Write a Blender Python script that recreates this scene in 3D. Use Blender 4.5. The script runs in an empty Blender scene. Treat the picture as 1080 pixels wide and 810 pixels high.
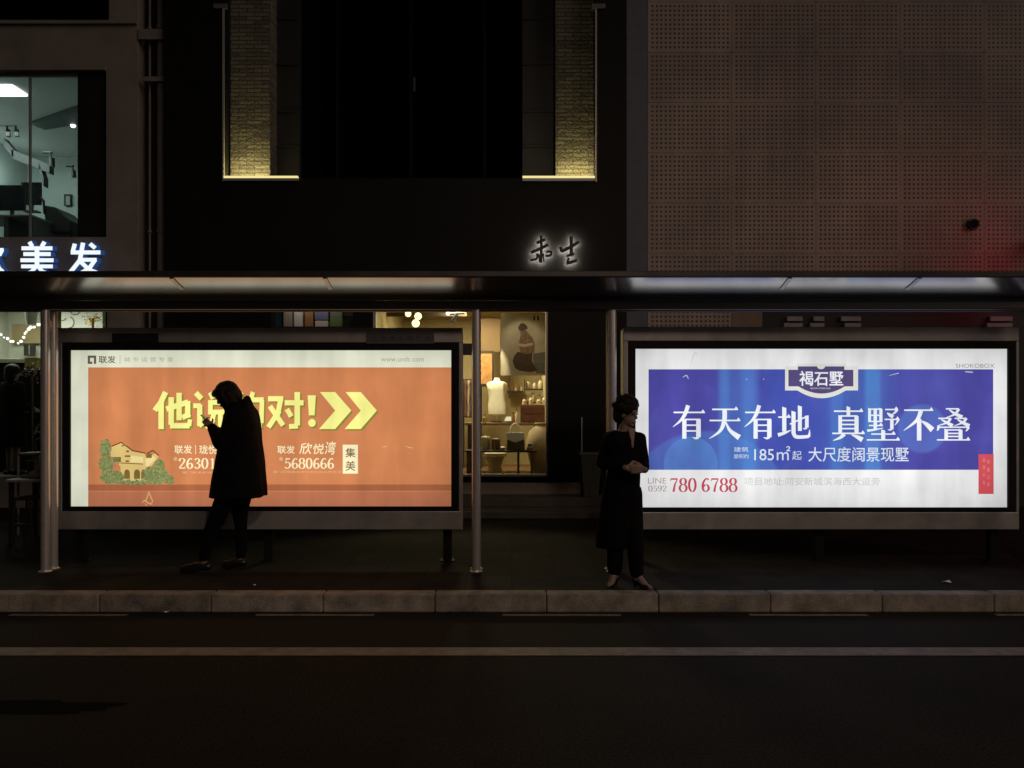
import bpy, bmesh, math, random
from mathutils import Vector, Matrix, noise as mnoise

random.seed(7)
SC = bpy.context.scene
COL = SC.collection
R = math.radians

# ------------------------------------------------------------------ camera, sky, city-glow fill, exposure
F = 832.0                      # focal length in pixels of a 1080 px wide frame
CAM_H = 1.55
cam_d = bpy.data.cameras.new('camera')
cam = bpy.data.objects.new('camera', cam_d)
COL.objects.link(cam)
cam.location = (0, 0, CAM_H)
cam.rotation_euler = (R(90), 0, 0)
cam_d.sensor_width = 36.0
cam_d.lens = 36.0 * F / 1080.0
cam_d.shift_y = 23.0 / 1080.0
cam_d.clip_end = 500
SC.camera = cam

world = bpy.data.worlds.new('World')
SC.world = world
world.use_nodes = True
wn = world.node_tree
sky = wn.nodes.new('ShaderNodeTexSky')
sky.sky_type = 'NISHITA'
sky.sun_disc = False
sky.sun_elevation = R(24)
sky.sun_rotation = R(126)
bg = wn.nodes['Background']
bg.inputs['Strength'].default_value = 0.0008
wn.links.new(sky.outputs[0], bg.inputs[0])

sun_d = bpy.data.lights.new('city_glow_fill', 'SUN')  # broad warm fill added to stand in for city glow
sun_d.energy = 0.36
sun_d.angle = R(40)
sun_d.color = (1.0, 0.78, 0.66)
sun = bpy.data.objects.new('city_glow_fill', sun_d)
COL.objects.link(sun)
sun.rotation_euler = (R(66), 0, R(54))

SC.view_settings.view_transform = 'Standard'
SC.view_settings.look = 'None'
SC.view_settings.exposure = 0.0
SC.view_settings.gamma = 1.0
SC.view_settings.use_curve_mapping = False
SC.render.engine = 'CYCLES'
SC.cycles.use_denoising = True
SC.cycles.max_bounces = 6
SC.cycles.sample_clamp_indirect = 3.0


def W(px, py, d):
    """photograph pixel (1080 x 810) at distance d -> point in the world (x right, y away, z up from the pavement)"""
    return Vector(((px - 540.0) * d / F, d, CAM_H + (428.0 - py) * d / F))


def WX(px, d):
    return (px - 540.0) * d / F


def WZ(py, d):
    return CAM_H + (428.0 - py) * d / F


# ------------------------------------------------------------------ materials
MATS = {}


def srgb(r, g, b):
    f = lambda c: ((c / 255 + 0.055) / 1.055) ** 2.4 if c > 10 else c / 255 / 12.92
    return (f(r), f(g), f(b))


def mat(name, color, rough=0.6, metal=0.0, vary=0.0, vscale=6.0, bump=0.0, bscale=60.0, stretch=(1, 1, 1), spec=0.5):
    if name in MATS:
        return MATS[name]
    m = bpy.data.materials.new(name)
    m.use_nodes = True
    nt = m.node_tree
    b = nt.nodes['Principled BSDF']
    b.inputs['Base Color'].default_value = (*color, 1)
    b.inputs['Roughness'].default_value = rough
    b.inputs['Metallic'].default_value = metal
    b.inputs['Specular IOR Level'].default_value = spec
    if vary or bump:
        tc = nt.nodes.new('ShaderNodeTexCoord')
        mp = nt.nodes.new('ShaderNodeMapping')
        mp.inputs['Scale'].default_value = stretch
        nt.links.new(tc.outputs['Object'], mp.inputs[0])
    if vary:
        n = nt.nodes.new('ShaderNodeTexNoise')
        n.inputs['Scale'].default_value = vscale
        n.inputs['Detail'].default_value = 6
        n.inputs['Roughness'].default_value = 0.65
        nt.links.new(mp.outputs[0], n.inputs['Vector'])
        r = nt.nodes.new('ShaderNodeValToRGB')
        r.color_ramp.elements[0].position = 0.3
        r.color_ramp.elements[1].position = 0.72
        r.color_ramp.elements[0].color = (*[c * (1 - vary) for c in color], 1)
        r.color_ramp.elements[1].color = (*[min(1, c * (1 + vary)) for c in color], 1)
        nt.links.new(n.outputs['Fac'], r.inputs[0])
        nt.links.new(r.outputs[0], b.inputs['Base Color'])
        rr = nt.nodes.new('ShaderNodeMapRange')
        rr.inputs['To Min'].default_value = max(0.02, rough - 0.12)
        rr.inputs['To Max'].default_value = min(1, rough + 0.12)
        nt.links.new(n.outputs['Fac'], rr.inputs['Value'])
        nt.links.new(rr.outputs[0], b.inputs['Roughness'])
    if bump:
        n2 = nt.nodes.new('ShaderNodeTexNoise')
        n2.inputs['Scale'].default_value = bscale
        n2.inputs['Detail'].default_value = 5
        nt.links.new(mp.outputs[0], n2.inputs['Vector'])
        bp = nt.nodes.new('ShaderNodeBump')
        bp.inputs['Strength'].default_value = bump
        bp.inputs['Distance'].default_value = 0.01
        nt.links.new(n2.outputs['Fac'], bp.inputs['Height'])
        nt.links.new(bp.outputs[0], b.inputs['Normal'])
    MATS[name] = m
    return m


def glow(name, color, strength=1.0):
    if name in MATS:
        return MATS[name]
    m = bpy.data.materials.new(name)
    m.use_nodes = True
    nt = m.node_tree
    nt.nodes.remove(nt.nodes['Principled BSDF'])
    e = nt.nodes.new('ShaderNodeEmission')
    e.inputs[0].default_value = (*color, 1)
    e.inputs[1].default_value = strength
    nt.links.new(e.outputs[0], nt.nodes['Material Output'].inputs[0])
    MATS[name] = m
    return m


def N(nt, op, a, b=None, c=None):
    n = nt.nodes.new('ShaderNodeMath')
    n.operation = op
    for i, v in enumerate((a, b, c)):
        if v is None:
            continue
        if isinstance(v, (int, float)):
            n.inputs[i].default_value = v
        else:
            nt.links.new(v, n.inputs[i])
    return n.outputs[0]


def tubes(nt, w, h):
    """brightness of a print lit from behind by a row of fluorescent tubes: uneven along x, weaker at the rim"""
    tc = nt.nodes.new('ShaderNodeTexCoord')
    sp = nt.nodes.new('ShaderNodeSeparateXYZ')
    nt.links.new(tc.outputs['Object'], sp.inputs[0])
    x, z = sp.outputs[0], sp.outputs[2]
    mp = nt.nodes.new('ShaderNodeMapping')
    mp.inputs['Scale'].default_value = (2.4, 0.0, 0.45)
    nt.links.new(tc.outputs['Object'], mp.inputs[0])
    n = nt.nodes.new('ShaderNodeTexNoise')
    n.inputs['Scale'].default_value = 1.6
    n.inputs['Detail'].default_value = 3
    nt.links.new(mp.outputs[0], n.inputs['Vector'])
    a = N(nt, 'MULTIPLY_ADD', n.outputs['Fac'], 0.62, 0.69)
    n3 = nt.nodes.new('ShaderNodeTexNoise')
    n3.inputs['Scale'].default_value = 3.0
    n3.inputs['Detail'].default_value = 4
    nt.links.new(tc.outputs['Object'], n3.inputs['Vector'])
    a = N(nt, 'MULTIPLY', a, N(nt, 'MULTIPLY_ADD', n3.outputs['Fac'], 0.40, 0.80))
    # rim: object z runs 0.56..2.1, x is centred
    ex = N(nt, 'DIVIDE', N(nt, 'ABSOLUTE', x), w / 2)
    ez = N(nt, 'DIVIDE', N(nt, 'ABSOLUTE', N(nt, 'SUBTRACT', z, 1.325)), h / 2)
    rim = N(nt, 'MULTIPLY', N(nt, 'SUBTRACT', 1.0, N(nt, 'MULTIPLY', N(nt, 'POWER', ex, 8.0), 0.2)),
            N(nt, 'SUBTRACT', 1.0, N(nt, 'MULTIPLY', N(nt, 'POWER', ez, 4.0), 0.2)))
    return tc, x, z, N(nt, 'MULTIPLY', a, rim)


def print_mat(name, color, strength=1.0):
    """a translucent print in a back-lit box"""
    if name in MATS:
        return MATS[name]
    m = glow(name, color, strength)
    nt = m.node_tree
    e = [n for n in nt.nodes if n.type == 'EMISSION'][0]
    _, _, _, f = tubes(nt, 3.75, 1.55)
    nt.links.new(N(nt, 'MULTIPLY', f, strength), e.inputs[1])
    return m


def glass_mat(name, tint=(0.9, 0.95, 0.93), refl=0.06):
    if name in MATS:
        return MATS[name]
    m = bpy.data.materials.new(name)
    m.use_nodes = True
    nt = m.node_tree
    nt.nodes.remove(nt.nodes['Principled BSDF'])
    t = nt.nodes.new('ShaderNodeBsdfTransparent')
    t.inputs[0].default_value = (*tint, 1)
    g = nt.nodes.new('ShaderNodeBsdfGlossy')
    g.inputs['Roughness'].default_value = 0.02
    fr = nt.nodes.new('ShaderNodeFresnel')
    fr.inputs[0].default_value = 1.45
    mx = nt.nodes.new('ShaderNodeMixShader')
    nt.links.new(fr.outputs[0], mx.inputs[0])
    nt.links.new(t.outputs[0], mx.inputs[1])
    nt.links.new(g.outputs[0], mx.inputs[2])
    nt.links.new(mx.outputs[0], nt.nodes['Material Output'].inputs[0])
    MATS[name] = m
    return m


# ------------------------------------------------------------------ mesh helpers
ROOT = {}


def thing(name, label, cat, loc=(0, 0, 0), group=None):
    o = bpy.data.objects.new(name, None)
    COL.objects.link(o)
    o.location = loc
    o.empty_display_size = 0.1
    o['label'] = label
    o['category'] = cat
    if group:
        o['group'] = group
    ROOT[o] = Vector(loc)
    return o


def tag(o, label, cat, group=None):
    o['label'] = label
    o['category'] = cat
    if group:
        o['group'] = group
    return o


def structure(o):
    o['kind'] = 'structure'
    return o


class MB:
    """collects shapes in world coordinates; build() links them as one mesh object"""

    def __init__(self):
        self.bm = bmesh.new()

    def face(self, pts):
        vs = [self.bm.verts.new(p) for p in pts]
        try:
            self.bm.faces.new(vs)
        except ValueError:
            pass
        return self

    def box(self, x0, x1, y0, y1, z0, z1):
        m = Matrix.Translation(((x0 + x1) / 2, (y0 + y1) / 2, (z0 + z1) / 2)) @ Matrix.Diagonal((abs(x1 - x0), abs(y1 - y0), abs(z1 - z0), 1))
        bmesh.ops.create_cube(self.bm, size=1, matrix=m)
        return self

    def pbox(self, px0, px1, py0, py1, d0, d1):
        """box whose front face fills a pixel rectangle at distance d0"""
        return self.box(WX(px0, d0), WX(px1, d0), d0, d1, WZ(py1, d0), WZ(py0, d0))

    def prism(self, pts, d0, d1):
        """outline in the x-z plane [(x, z)] given depth from d0 to d1"""
        a = [self.bm.verts.new((x, d0, z)) for x, z in pts]
        b = [self.bm.verts.new((x, d1, z)) for x, z in pts]
        n = len(pts)
        fs = [self.bm.faces.new(a), self.bm.faces.new(b[::-1])]
        for i in range(n):
            fs.append(self.bm.faces.new((a[i], b[i], b[(i + 1) % n], a[(i + 1) % n])))
        bmesh.ops.recalc_face_normals(self.bm, faces=fs)
        return self

    def extrude_x(self, prof, x0, x1):
        """outline in the y-z plane run along x"""
        a = [self.bm.verts.new((x0, y, z)) for y, z in prof]
        b = [self.bm.verts.new((x1, y, z)) for y, z in prof]
        n = len(prof)
        fs = [self.bm.faces.new(a), self.bm.faces.new(b[::-1])]
        for i in range(n):
            fs.append(self.bm.faces.new((a[i], b[i], b[(i + 1) % n], a[(i + 1) % n])))
        bmesh.ops.recalc_face_normals(self.bm, faces=fs)
        return self

    def tube(self, pts, r, seg=10, r1=None):
        pts = [Vector(p) for p in pts]
        n = len(pts)
        rings = []
        up = Vector((0, 0, 1))
        for i, p in enumerate(pts):
            t = (pts[min(i + 1, n - 1)] - pts[max(i - 1, 0)]).normalized()
            u = t.cross(up)
            if u.length < 1e-4:
                u = t.cross(Vector((0, 1, 0)))
            u.normalize()
            v = t.cross(u)
            rr = r if r1 is None else r + (r1 - r) * i / max(1, n - 1)
            rings.append([self.bm.verts.new(p + (u * math.cos(a) + v * math.sin(a)) * rr) for a in [2 * math.pi * k / seg for k in range(seg)]])
        fs = []
        for i in range(n - 1):
            for k in range(seg):
                fs.append(self.bm.faces.new((rings[i][k], rings[i][(k + 1) % seg], rings[i + 1][(k + 1) % seg], rings[i + 1][k])))
        fs.append(self.bm.faces.new(rings[0][::-1]))
        fs.append(self.bm.faces.new(rings[-1]))
        bmesh.ops.recalc_face_normals(self.bm, faces=fs)
        return self

    def lathe(self, prof, c, seg=24, sx=1.0, sy=1.0):
        """prof [(r, z)] turned round the vertical through c"""
        rings = []
        for r, z in prof:
            rings.append([self.bm.verts.new((c[0] + sx * r * math.cos(2 * math.pi * k / seg), c[1] + sy * r * math.sin(2 * math.pi * k / seg), c[2] + z)) for k in range(seg)])
        fs = []
        for i in range(len(rings) - 1):
            for k in range(seg):
                fs.append(self.bm.faces.new((rings[i][k], rings[i][(k + 1) % seg], rings[i + 1][(k + 1) % seg], rings[i + 1][k])))
        fs.append(self.bm.faces.new(rings[0][::-1]))
        fs.append(self.bm.faces.new(rings[-1]))
        bmesh.ops.recalc_face_normals(self.bm, faces=fs)
        return self

    def ball(self, c, r, seg=14, rings=8):
        r = (r, r, r) if isinstance(r, (int, float)) else r
        m = Matrix.Translation(c) @ Matrix.Diagonal((*r, 1))
        bmesh.ops.create_uvsphere(self.bm, u_segments=seg, v_segments=rings, radius=1, matrix=m)
        return self

    def build(self, name, m, parent=None, root=None, smooth=False, bevel=0.0, loc=None):
        me = bpy.data.meshes.new(name)
        o = bpy.data.objects.new(name, me)
        COL.objects.link(o)
        if parent is not None:
            base = ROOT.get(parent)
            ROOT[o] = base
            o.parent = parent
        else:
            if loc is None:
                xs = [v.co for v in self.bm.verts]
                loc = Vector((sum(v.x for v in xs) / len(xs), sum(v.y for v in xs) / len(xs), min(v.z for v in xs)))
            base = Vector(loc)
            o.location = base
            ROOT[o] = base
        bmesh.ops.translate(self.bm, verts=self.bm.verts, vec=-base)
        if smooth:
            for f in self.bm.faces:
                f.smooth = True
        self.bm.to_mesh(me)
        self.bm.free()
        me.materials.append(m)
        if bevel:
            b = o.modifiers.new('bevel', 'BEVEL')
            b.width = bevel
            b.segments = 2
            b.limit_method = 'ANGLE'
        if smooth:
            me.set_sharp_from_angle(angle=R(40)) if hasattr(me, 'set_sharp_from_angle') else None
        return o


class Solid:
    def __init__(self):
        self.bm = bmesh.new()

    def cap(self, p, q, r0, r1, seg=14):
        p, q = Vector(p), Vector(q)
        for c, r in ((p, r0), (q, r1)):
            bmesh.ops.create_icosphere(self.bm, subdivisions=2, radius=r, matrix=Matrix.Translation(c))
        dv = q - p
        if dv.length > 1e-5:
            m = Matrix.Translation((p + q) / 2) @ dv.to_track_quat('Z', 'Y').to_matrix().to_4x4()
            bmesh.ops.create_cone(self.bm, cap_ends=True, segments=seg, radius1=r0, radius2=r1, depth=dv.length, matrix=m)
        return self

    def chain(self, pts):
        for a, b in zip(pts[:-1], pts[1:]):
            self.cap(a[:3], b[:3], a[3], b[3])
        return self

    def ell(self, c, r, rot=None):
        m = Matrix.Translation(c) @ (rot.to_4x4() if rot is not None else Matrix.Identity(4)) @ Matrix.Diagonal((*r, 1))
        bmesh.ops.create_icosphere(self.bm, subdivisions=3, radius=1, matrix=m)
        return self

    def loft(self, rings):
        """rings: lists of points, equal length, closed"""
        vr = [[self.bm.verts.new(p) for p in ring] for ring in rings]
        n = len(vr[0])
        fs = []
        for a, b in zip(vr[:-1], vr[1:]):
            for k in range(n):
                fs.append(self.bm.faces.new((a[k], a[(k + 1) % n], b[(k + 1) % n], b[k])))
        fs.append(self.bm.faces.new(vr[0][::-1]))
        fs.append(self.bm.faces.new(vr[-1]))
        bmesh.ops.recalc_face_normals(self.bm, faces=fs)
        return self

    def build(self, name, m, parent, voxel=0.008, folds=0.0, fscale=9.0, smooth=3, place=None):
        if place is not None:
            bmesh.ops.transform(self.bm, matrix=place, verts=self.bm.verts)
        me = bpy.data.meshes.new(name)
        self.bm.to_mesh(me)
        self.bm.free()
        o = bpy.data.objects.new(name, me)
        COL.objects.link(o)
        r = o.modifiers.new('r', 'REMESH')
        r.mode = 'VOXEL'
        r.voxel_size = voxel
        s = o.modifiers.new('s', 'SMOOTH')
        s.factor = 0.5
        s.iterations = smooth
        dg = bpy.context.evaluated_depsgraph_get()
        me2 = bpy.data.meshes.new_from_object(o.evaluated_get(dg))
        o.modifiers.clear()
        o.data = me2
        bpy.data.meshes.remove(me)
        if folds:
            ns = [v.normal.copy() for v in me2.vertices]
            for v, nn in zip(me2.vertices, ns):
                c = v.co
                k = mnoise.noise(Vector((c.x * fscale, c.y * fscale, c.z * fscale * 0.35))) + 0.5 * mnoise.noise(Vector((c.x * fscale * 2.3, c.y * fscale * 2.3, c.z * fscale * 0.9)))
                v.co = c + nn * folds * k
        for p in me2.polygons:
            p.use_smooth = True
        me2.materials.clear()
        me2.materials.append(m)
        o.parent = parent
        return o


def text_shape(body, offset=0.0, shear=0.0, spacing=1.0, depth=0.0):
    c = bpy.data.curves.new('lettering', 'FONT')
    c.body = body
    c.offset = offset
    c.shear = shear
    c.space_character = spacing
    c.extrude = depth
    c.resolution_u = 4
    o = bpy.data.objects.new('lettering', c)
    COL.objects.link(o)
    dg = bpy.context.evaluated_depsgraph_get()
    me = bpy.data.meshes.new_from_object(o.evaluated_get(dg))
    vs = [v.co.copy() for v in me.vertices]
    fs = [list(p.vertices) for p in me.polygons]
    bpy.data.objects.remove(o)
    bpy.data.curves.remove(c)
    bpy.data.meshes.remove(me)
    return vs, fs


def put_shape(mb, shape, x0, x1, y0, y1, d, depth=None, dx=0.0, dz=0.0):
    """fit a flat x-y shape into the pixel rectangle (x0..x1, y0..y1) on the plane at distance d"""
    vs, fs = shape
    ax = min(v.x for v in vs); bx = max(v.x for v in vs)
    ay = min(v.y for v in vs); by = max(v.y for v in vs)
    X0, X1, Z1, Z0 = WX(x0, d), WX(x1, d), WZ(y0, d), WZ(y1, d)
    nv = [mb.bm.verts.new((X0 + (v.x - ax) / (bx - ax) * (X1 - X0) + dx, d + v.z, Z0 + (v.y - ay) / (by - ay) * (Z1 - Z0) + dz)) for v in vs]
    for f in fs:
        try:
            mb.bm.faces.new([nv[i] for i in f])
        except ValueError:
            pass


def lettering(name, body, x0, x1, y0, y1, d, m, parent, offset=0.0, shear=0.0, spacing=1.0, depth=0.0, dx=0.0, dz=0.0):
    mb = MB()
    put_shape(mb, text_shape(body, offset, shear, spacing, depth), x0, x1, y0, y1, d, dx=dx, dz=dz)
    return mb.build(name, m, parent)


# pen strokes: glyphs drawn with a pen that is thick on verticals and thin on horizontals
def smooth_pts(pts, n=6):
    if len(pts) < 3:
        return [tuple(p) for p in pts]
    out = []
    P = [pts[0]] + list(pts) + [pts[-1]]
    for i in range(1, len(P) - 2):
        for k in range(n):
            t = k / n
            out.append(tuple(0.5 * (2 * b + (c - a) * t + (2 * a - 5 * b + 4 * c - d) * t * t + (3 * b - a - 3 * c + d) * t ** 3)
                             for a, b, c, d in zip(P[i - 1], P[i], P[i + 1], P[i + 2])))
    out.append(tuple(pts[-1]))
    return out


def strip(points, pen=None):
    """points (x, y[, w]) -> polygon strips [(quad)], y down"""
    pts = smooth_pts(points)
    L, Rr = [], []
    n = len(pts)
    for i, p in enumerate(pts):
        a, b = pts[max(0, i - 1)], pts[min(n - 1, i + 1)]
        dx, dy = b[0] - a[0], b[1] - a[1]
        l = math.hypot(dx, dy) or 1
        if pen:
            w = pen[0] + (pen[1] - pen[0]) * (abs(dy) / l) ** 1.5
        else:
            w = p[2]
        nx, ny = -dy / l * w / 2, dx / l * w / 2
        L.append((p[0] + nx, p[1] + ny))
        Rr.append((p[0] - nx, p[1] - ny))
    return [(L[i], L[i + 1], Rr[i + 1], Rr[i]) for i in range(n - 1)]


def H(x0, x1, y, w=4.5):
    return [((x0, y - w / 2), (x1, y - w / 2), (x1, y + w / 2), (x0, y + w / 2)),
            ((x1 - 11, y), (x1 - 5, y - 9), (x1 + 1, y - 1), (x1 + 1, y + w / 2))]


def h_(x0, x1, y, w=4.5):
    return [((x0, y - w / 2), (x1, y - w / 2), (x1, y + w / 2), (x0, y + w / 2))]


def V(x, y0, y1, w=12.5):
    return [((x - w / 2, y0 - 2), (x + w / 2, y0 + 2), (x + w / 2, y1), (x - w / 2, y1))]


def S(*p):
    return strip(p)


def you(dx=0):
    return (H(4, 96, 21) + S((47, 0, 12), (38, 26, 11), (24, 46, 7), (2, 64, 1.5)) + V(36, 42, 99, 12.5) + h_(36, 84, 42)
            + V(78, 42, 95, 13.5) + S((78, 94, 9), (70, 98, 6), (60, 95, 1.5)) + h_(38, 76, 59) + h_(38, 76, 76))


GLYPH = {
    '有': you(),
    '天': H(12, 90, 12) + H(4, 97, 45) + S((50, 13, 13.5), (49, 45, 13.5), (36, 76, 9), (3, 99, 1.5)) + S((52, 46, 3), (66, 74, 10), (95, 96, 17)),
    '地': H(1, 37, 35) + V(19, 6, 78, 12.5) + S((0, 88, 11), (20, 82, 8), (39, 74, 2)) + S((36, 56, 4.5), (64, 43, 4.5), (92, 31, 4.5))
         + V(87, 32, 66, 11) + S((87, 66, 7), (80, 70, 4), (76, 67, 1.5)) + V(66, 2, 76, 12) + V(47, 18, 84, 12.5) + S((47, 82, 12), (54, 93, 11), (76, 94, 10), (94, 92, 9))
         + S((93, 93, 9), (95, 82, 5), (95, 72, 1.5)),
    '真': H(6, 94, 13) + V(50, 0, 26, 11) + V(25, 26, 78, 11) + h_(25, 78, 27) + V(75, 26, 78, 12.5) + h_(26, 74, 40) + h_(26, 74, 52) + h_(26, 74, 64) + H(1, 99, 78)
         + S((38, 80, 12), (24, 91, 8), (3, 99, 1.5)) + S((60, 82, 3), (76, 88, 10), (93, 97, 15)),
    '墅': V(9, 5, 45, 8.5) + V(43, 5, 45, 9.5) + h_(9, 46, 7, 4) + h_(9, 43, 25, 4) + h_(9, 43, 43, 4) + V(26, 7, 66, 10) + H(7, 48, 55, 4) + S((2, 70, 7), (26, 67, 5), (50, 62, 2))
         + H(56, 94, 8, 4) + S((92, 9, 8), (84, 18, 5), (72, 25, 1.5)) + S((62, 18, 3), (70, 24, 9), (80, 30, 11)) + H(54, 98, 37, 4) + V(76, 37, 66, 10.5) + S((76, 65, 7), (70, 68, 4), (64, 66, 1.5))
         + S((96, 38, 7), (90, 48, 4), (85, 54, 1.5)) + H(14, 86, 80, 4) + V(50, 68, 97, 12) + H(1, 99, 97, 4),
    '不': H(5, 95, 10) + S((58, 11, 14), (44, 40, 10), (3, 70, 1.5)) + V(52, 34, 99, 14) + S((60, 42, 4), (76, 52, 12), (94, 68, 17)),
    '叠': h_(28, 66, 6, 4) + S((66, 6, 9), (54, 22, 6), (28, 32, 1.5)) + S((38, 9, 3), (54, 20, 8), (76, 31, 12))
         + h_(6, 42, 34, 4) + S((42, 33, 9), (32, 46, 6), (3, 56, 1.5)) + S((14, 37, 3), (30, 46, 8), (48, 56, 11))
         + h_(54, 88, 34, 4) + S((88, 33, 9), (78, 46, 6), (52, 56, 1.5)) + S((62, 37, 3), (76, 46, 8), (97, 56, 11))
         + S((7, 56, 8), (5, 66, 6), (2, 70, 2)) + H(6, 96, 60, 4) + S((95, 60, 8), (90, 68, 5), (86, 72, 1.5))
         + V(29, 66, 96, 10.5) + V(71, 66, 96, 11.5) + h_(29, 71, 68, 4) + h_(29, 71, 78, 4) + h_(29, 71, 87, 4) + H(2, 98, 97, 4),
}


def seg(*pts, w=14.5):
    """straight heavy strokes with square ends"""
    out = []
    for a, b in zip(pts[:-1], pts[1:]):
        dx, dy = b[0] - a[0], b[1] - a[1]
        l = math.hypot(dx, dy)
        ux, uy = dx / l, dy / l
        ea = 0 if a is pts[0] else w / 2
        eb = 0 if b is pts[-1] else w / 2
        p, q = (a[0] - ux * ea, a[1] - uy * ea), (b[0] + ux * eb, b[1] + uy * eb)
        nx, ny = -uy * w / 2, ux * w / 2
        out.append(((p[0] + nx, p[1] + ny), (q[0] + nx, q[1] + ny), (q[0] - nx, q[1] - ny), (p[0] - nx, p[1] - ny)))
    return out


def box_(x0, x1, y0, y1, w=14.5):
    return seg((x0 - w / 2, y0), (x1 + w / 2, y0), w=w) + seg((x0 - w / 2, y1), (x1 + w / 2, y1), w=w) + seg((x0, y0), (x0, y1), w=w) + seg((x1, y0), (x1, y1), w=w)


HEAVY = {
    '他': seg((32, 0), (18, 30), (3, 50)) + seg((20, 26), (20, 100)) + seg((34, 46), (92, 27)) + seg((91, 24), (91, 62), (76, 69), w=14) + seg((68, 2), (68, 76), w=14)
         + seg((47, 14), (47, 88), w=14.5) + seg((44, 91), (96, 91), w=14.5) + seg((95, 92), (97, 74), w=11),
    '说': seg((8, 2), (24, 18)) + seg((1, 37), (22, 37), w=13) + seg((19, 34), (19, 92)) + seg((17, 92), (40, 73), w=12) + seg((48, 1), (57, 18), w=13) + seg((89, 1), (80, 18), w=13)
         + box_(49, 90, 28, 54, 13) + seg((59, 56), (54, 78), (36, 97), w=13) + seg((77, 56), (77, 92), w=13) + seg((74, 92), (97, 92), w=12) + seg((96, 94), (98, 76), w=10),
    '的': seg((28, 0), (21, 18), w=13) + box_(10, 42, 22, 90, 13) + seg((10, 56), (42, 56), w=12) + seg((64, 0), (51, 38), w=13.5) + seg((58, 21), (97, 21), w=13.5) + seg((92, 21), (90, 84), w=14)
         + seg((92, 91), (70, 92), w=13) + seg((60, 44), (74, 64), w=13.5),
    '对': seg((3, 18), (44, 18), w=14) + seg((38, 16), (30, 56), (4, 95), w=13.5) + seg((8, 38), (44, 90), w=13.5) + seg((48, 29), (99, 29), w=14) + seg((82, 0), (82, 90), w=15) + seg((84, 92), (60, 93), w=13)
         + seg((54, 46), (66, 66), w=13.5),
    '美': seg((29, 0), (37, 14), w=12) + seg((71, 0), (63, 14), w=12) + seg((7, 19), (93, 19), w=11.5) + seg((12, 36), (88, 36), w=11.5) + seg((4, 54), (96, 54), w=11.5) + seg((50, 16), (50, 74), w=13)
         + seg((6, 72), (94, 72), w=11) + seg((48, 72), (34, 88), (6, 97), w=11) + seg((53, 72), (66, 88), (95, 96), w=11),
    '发': seg((22, 3), (16, 27), w=12.5) + seg((10, 30), (97, 30), w=12.5) + seg((66, 3), (82, 17), w=12.5) + seg((46, 0), (37, 54), (5, 97), w=13) + seg((36, 53), (86, 53), w=12) + seg((82, 52), (64, 80), (32, 98), w=12.5)
         + seg((40, 60), (64, 84), (97, 97), w=12.5),
    '欧': box_(12, 44, 10, 90, 11) + seg((18, 26), (42, 76), w=11) + seg((42, 26), (16, 76), w=11) + seg((64, 2), (52, 38), w=12) + seg((60, 20), (96, 20), w=12) + seg((92, 20), (84, 38), w=11) + seg((74, 32), (70, 64), (46, 97), w=13) + seg((74, 52), (82, 78), (98, 96), w=13),
}
PEN = (4, 15)


def ell(cx, cy, rx, ry):
    return strip([(cx + rx * math.sin(2 * math.pi * k / 20), cy - ry * math.cos(2 * math.pi * k / 20)) for k in range(21)], PEN)


def pen(*p):
    return strip(p, PEN)


DIGIT = {
    '0': ell(30, 50, 21, 47),
    '1': V(32, 4, 97, 14) + pen((15, 17), (26, 12), (34, 4)) + h_(16, 48, 97, 5),
    '2': pen((12, 30), (14, 10), (31, 3), (47, 14), (47, 32), (34, 54), (10, 90)) + h_(8, 52, 93, 10) + S((51, 95, 4), (54, 76, 4)),
    '3': pen((11, 20), (28, 3), (45, 16), (43, 36), (24, 47)) + pen((24, 47), (47, 58), (49, 78), (30, 97), (9, 82)),
    '5': h_(16, 50, 8, 11) + S((17, 6, 5), (14, 46, 5)) + pen((14, 48), (30, 38), (49, 52), (49, 78), (28, 97), (9, 84)),
    '6': pen((49, 14), (36, 4), (19, 24), (11, 55), (15, 84), (31, 97), (48, 84), (50, 66), (40, 49), (26, 50), (14, 64)),
    '7': h_(8, 54, 8, 11) + S((9, 8, 5), (8, 24, 4)) + S((52, 12, 6), (36, 48, 11), (27, 98, 15)),
    '8': ell(30, 25, 18, 22) + ell(30, 72, 22, 26),
}
DIGIT['9'] = [tuple((60 - p[0], 100 - p[1]) for p in q) for q in DIGIT['6']]


def draw(mb, strokes, x0, x1, y0, y1, d, gw=100.0, gh=100.0, dx=0.0, dz=0.0):
    """strokes on a gw x gh grid put into a pixel rectangle at distance d; each stroke a hair in front of the last"""
    for k, poly in enumerate(strokes):
        dd = d - 0.00004 * (k % 40)
        mb.face([W(x0 + p[0] / gw * (x1 - x0), y0 + p[1] / gh * (y1 - y0), dd) + Vector((dx, 0, dz)) for p in poly])


def number(name, s, x0, x1, y0, y1, d, m, parent):
    mb = MB()
    n = len(s)
    adv = [0.45 if c == ' ' else 1.0 for c in s]
    u = (x1 - x0) / sum(adv)
    x = x0
    for c, a in zip(s, adv):
        if c != ' ':
            draw(mb, DIGIT[c], x, x + u, y0, y1, d, 60, 100)
        x += u * a
    return mb.build(name, m, parent)


def ppoly(mb, pts, d):
    mb.face([W(x, y, d) for x, y in pts])


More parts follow.
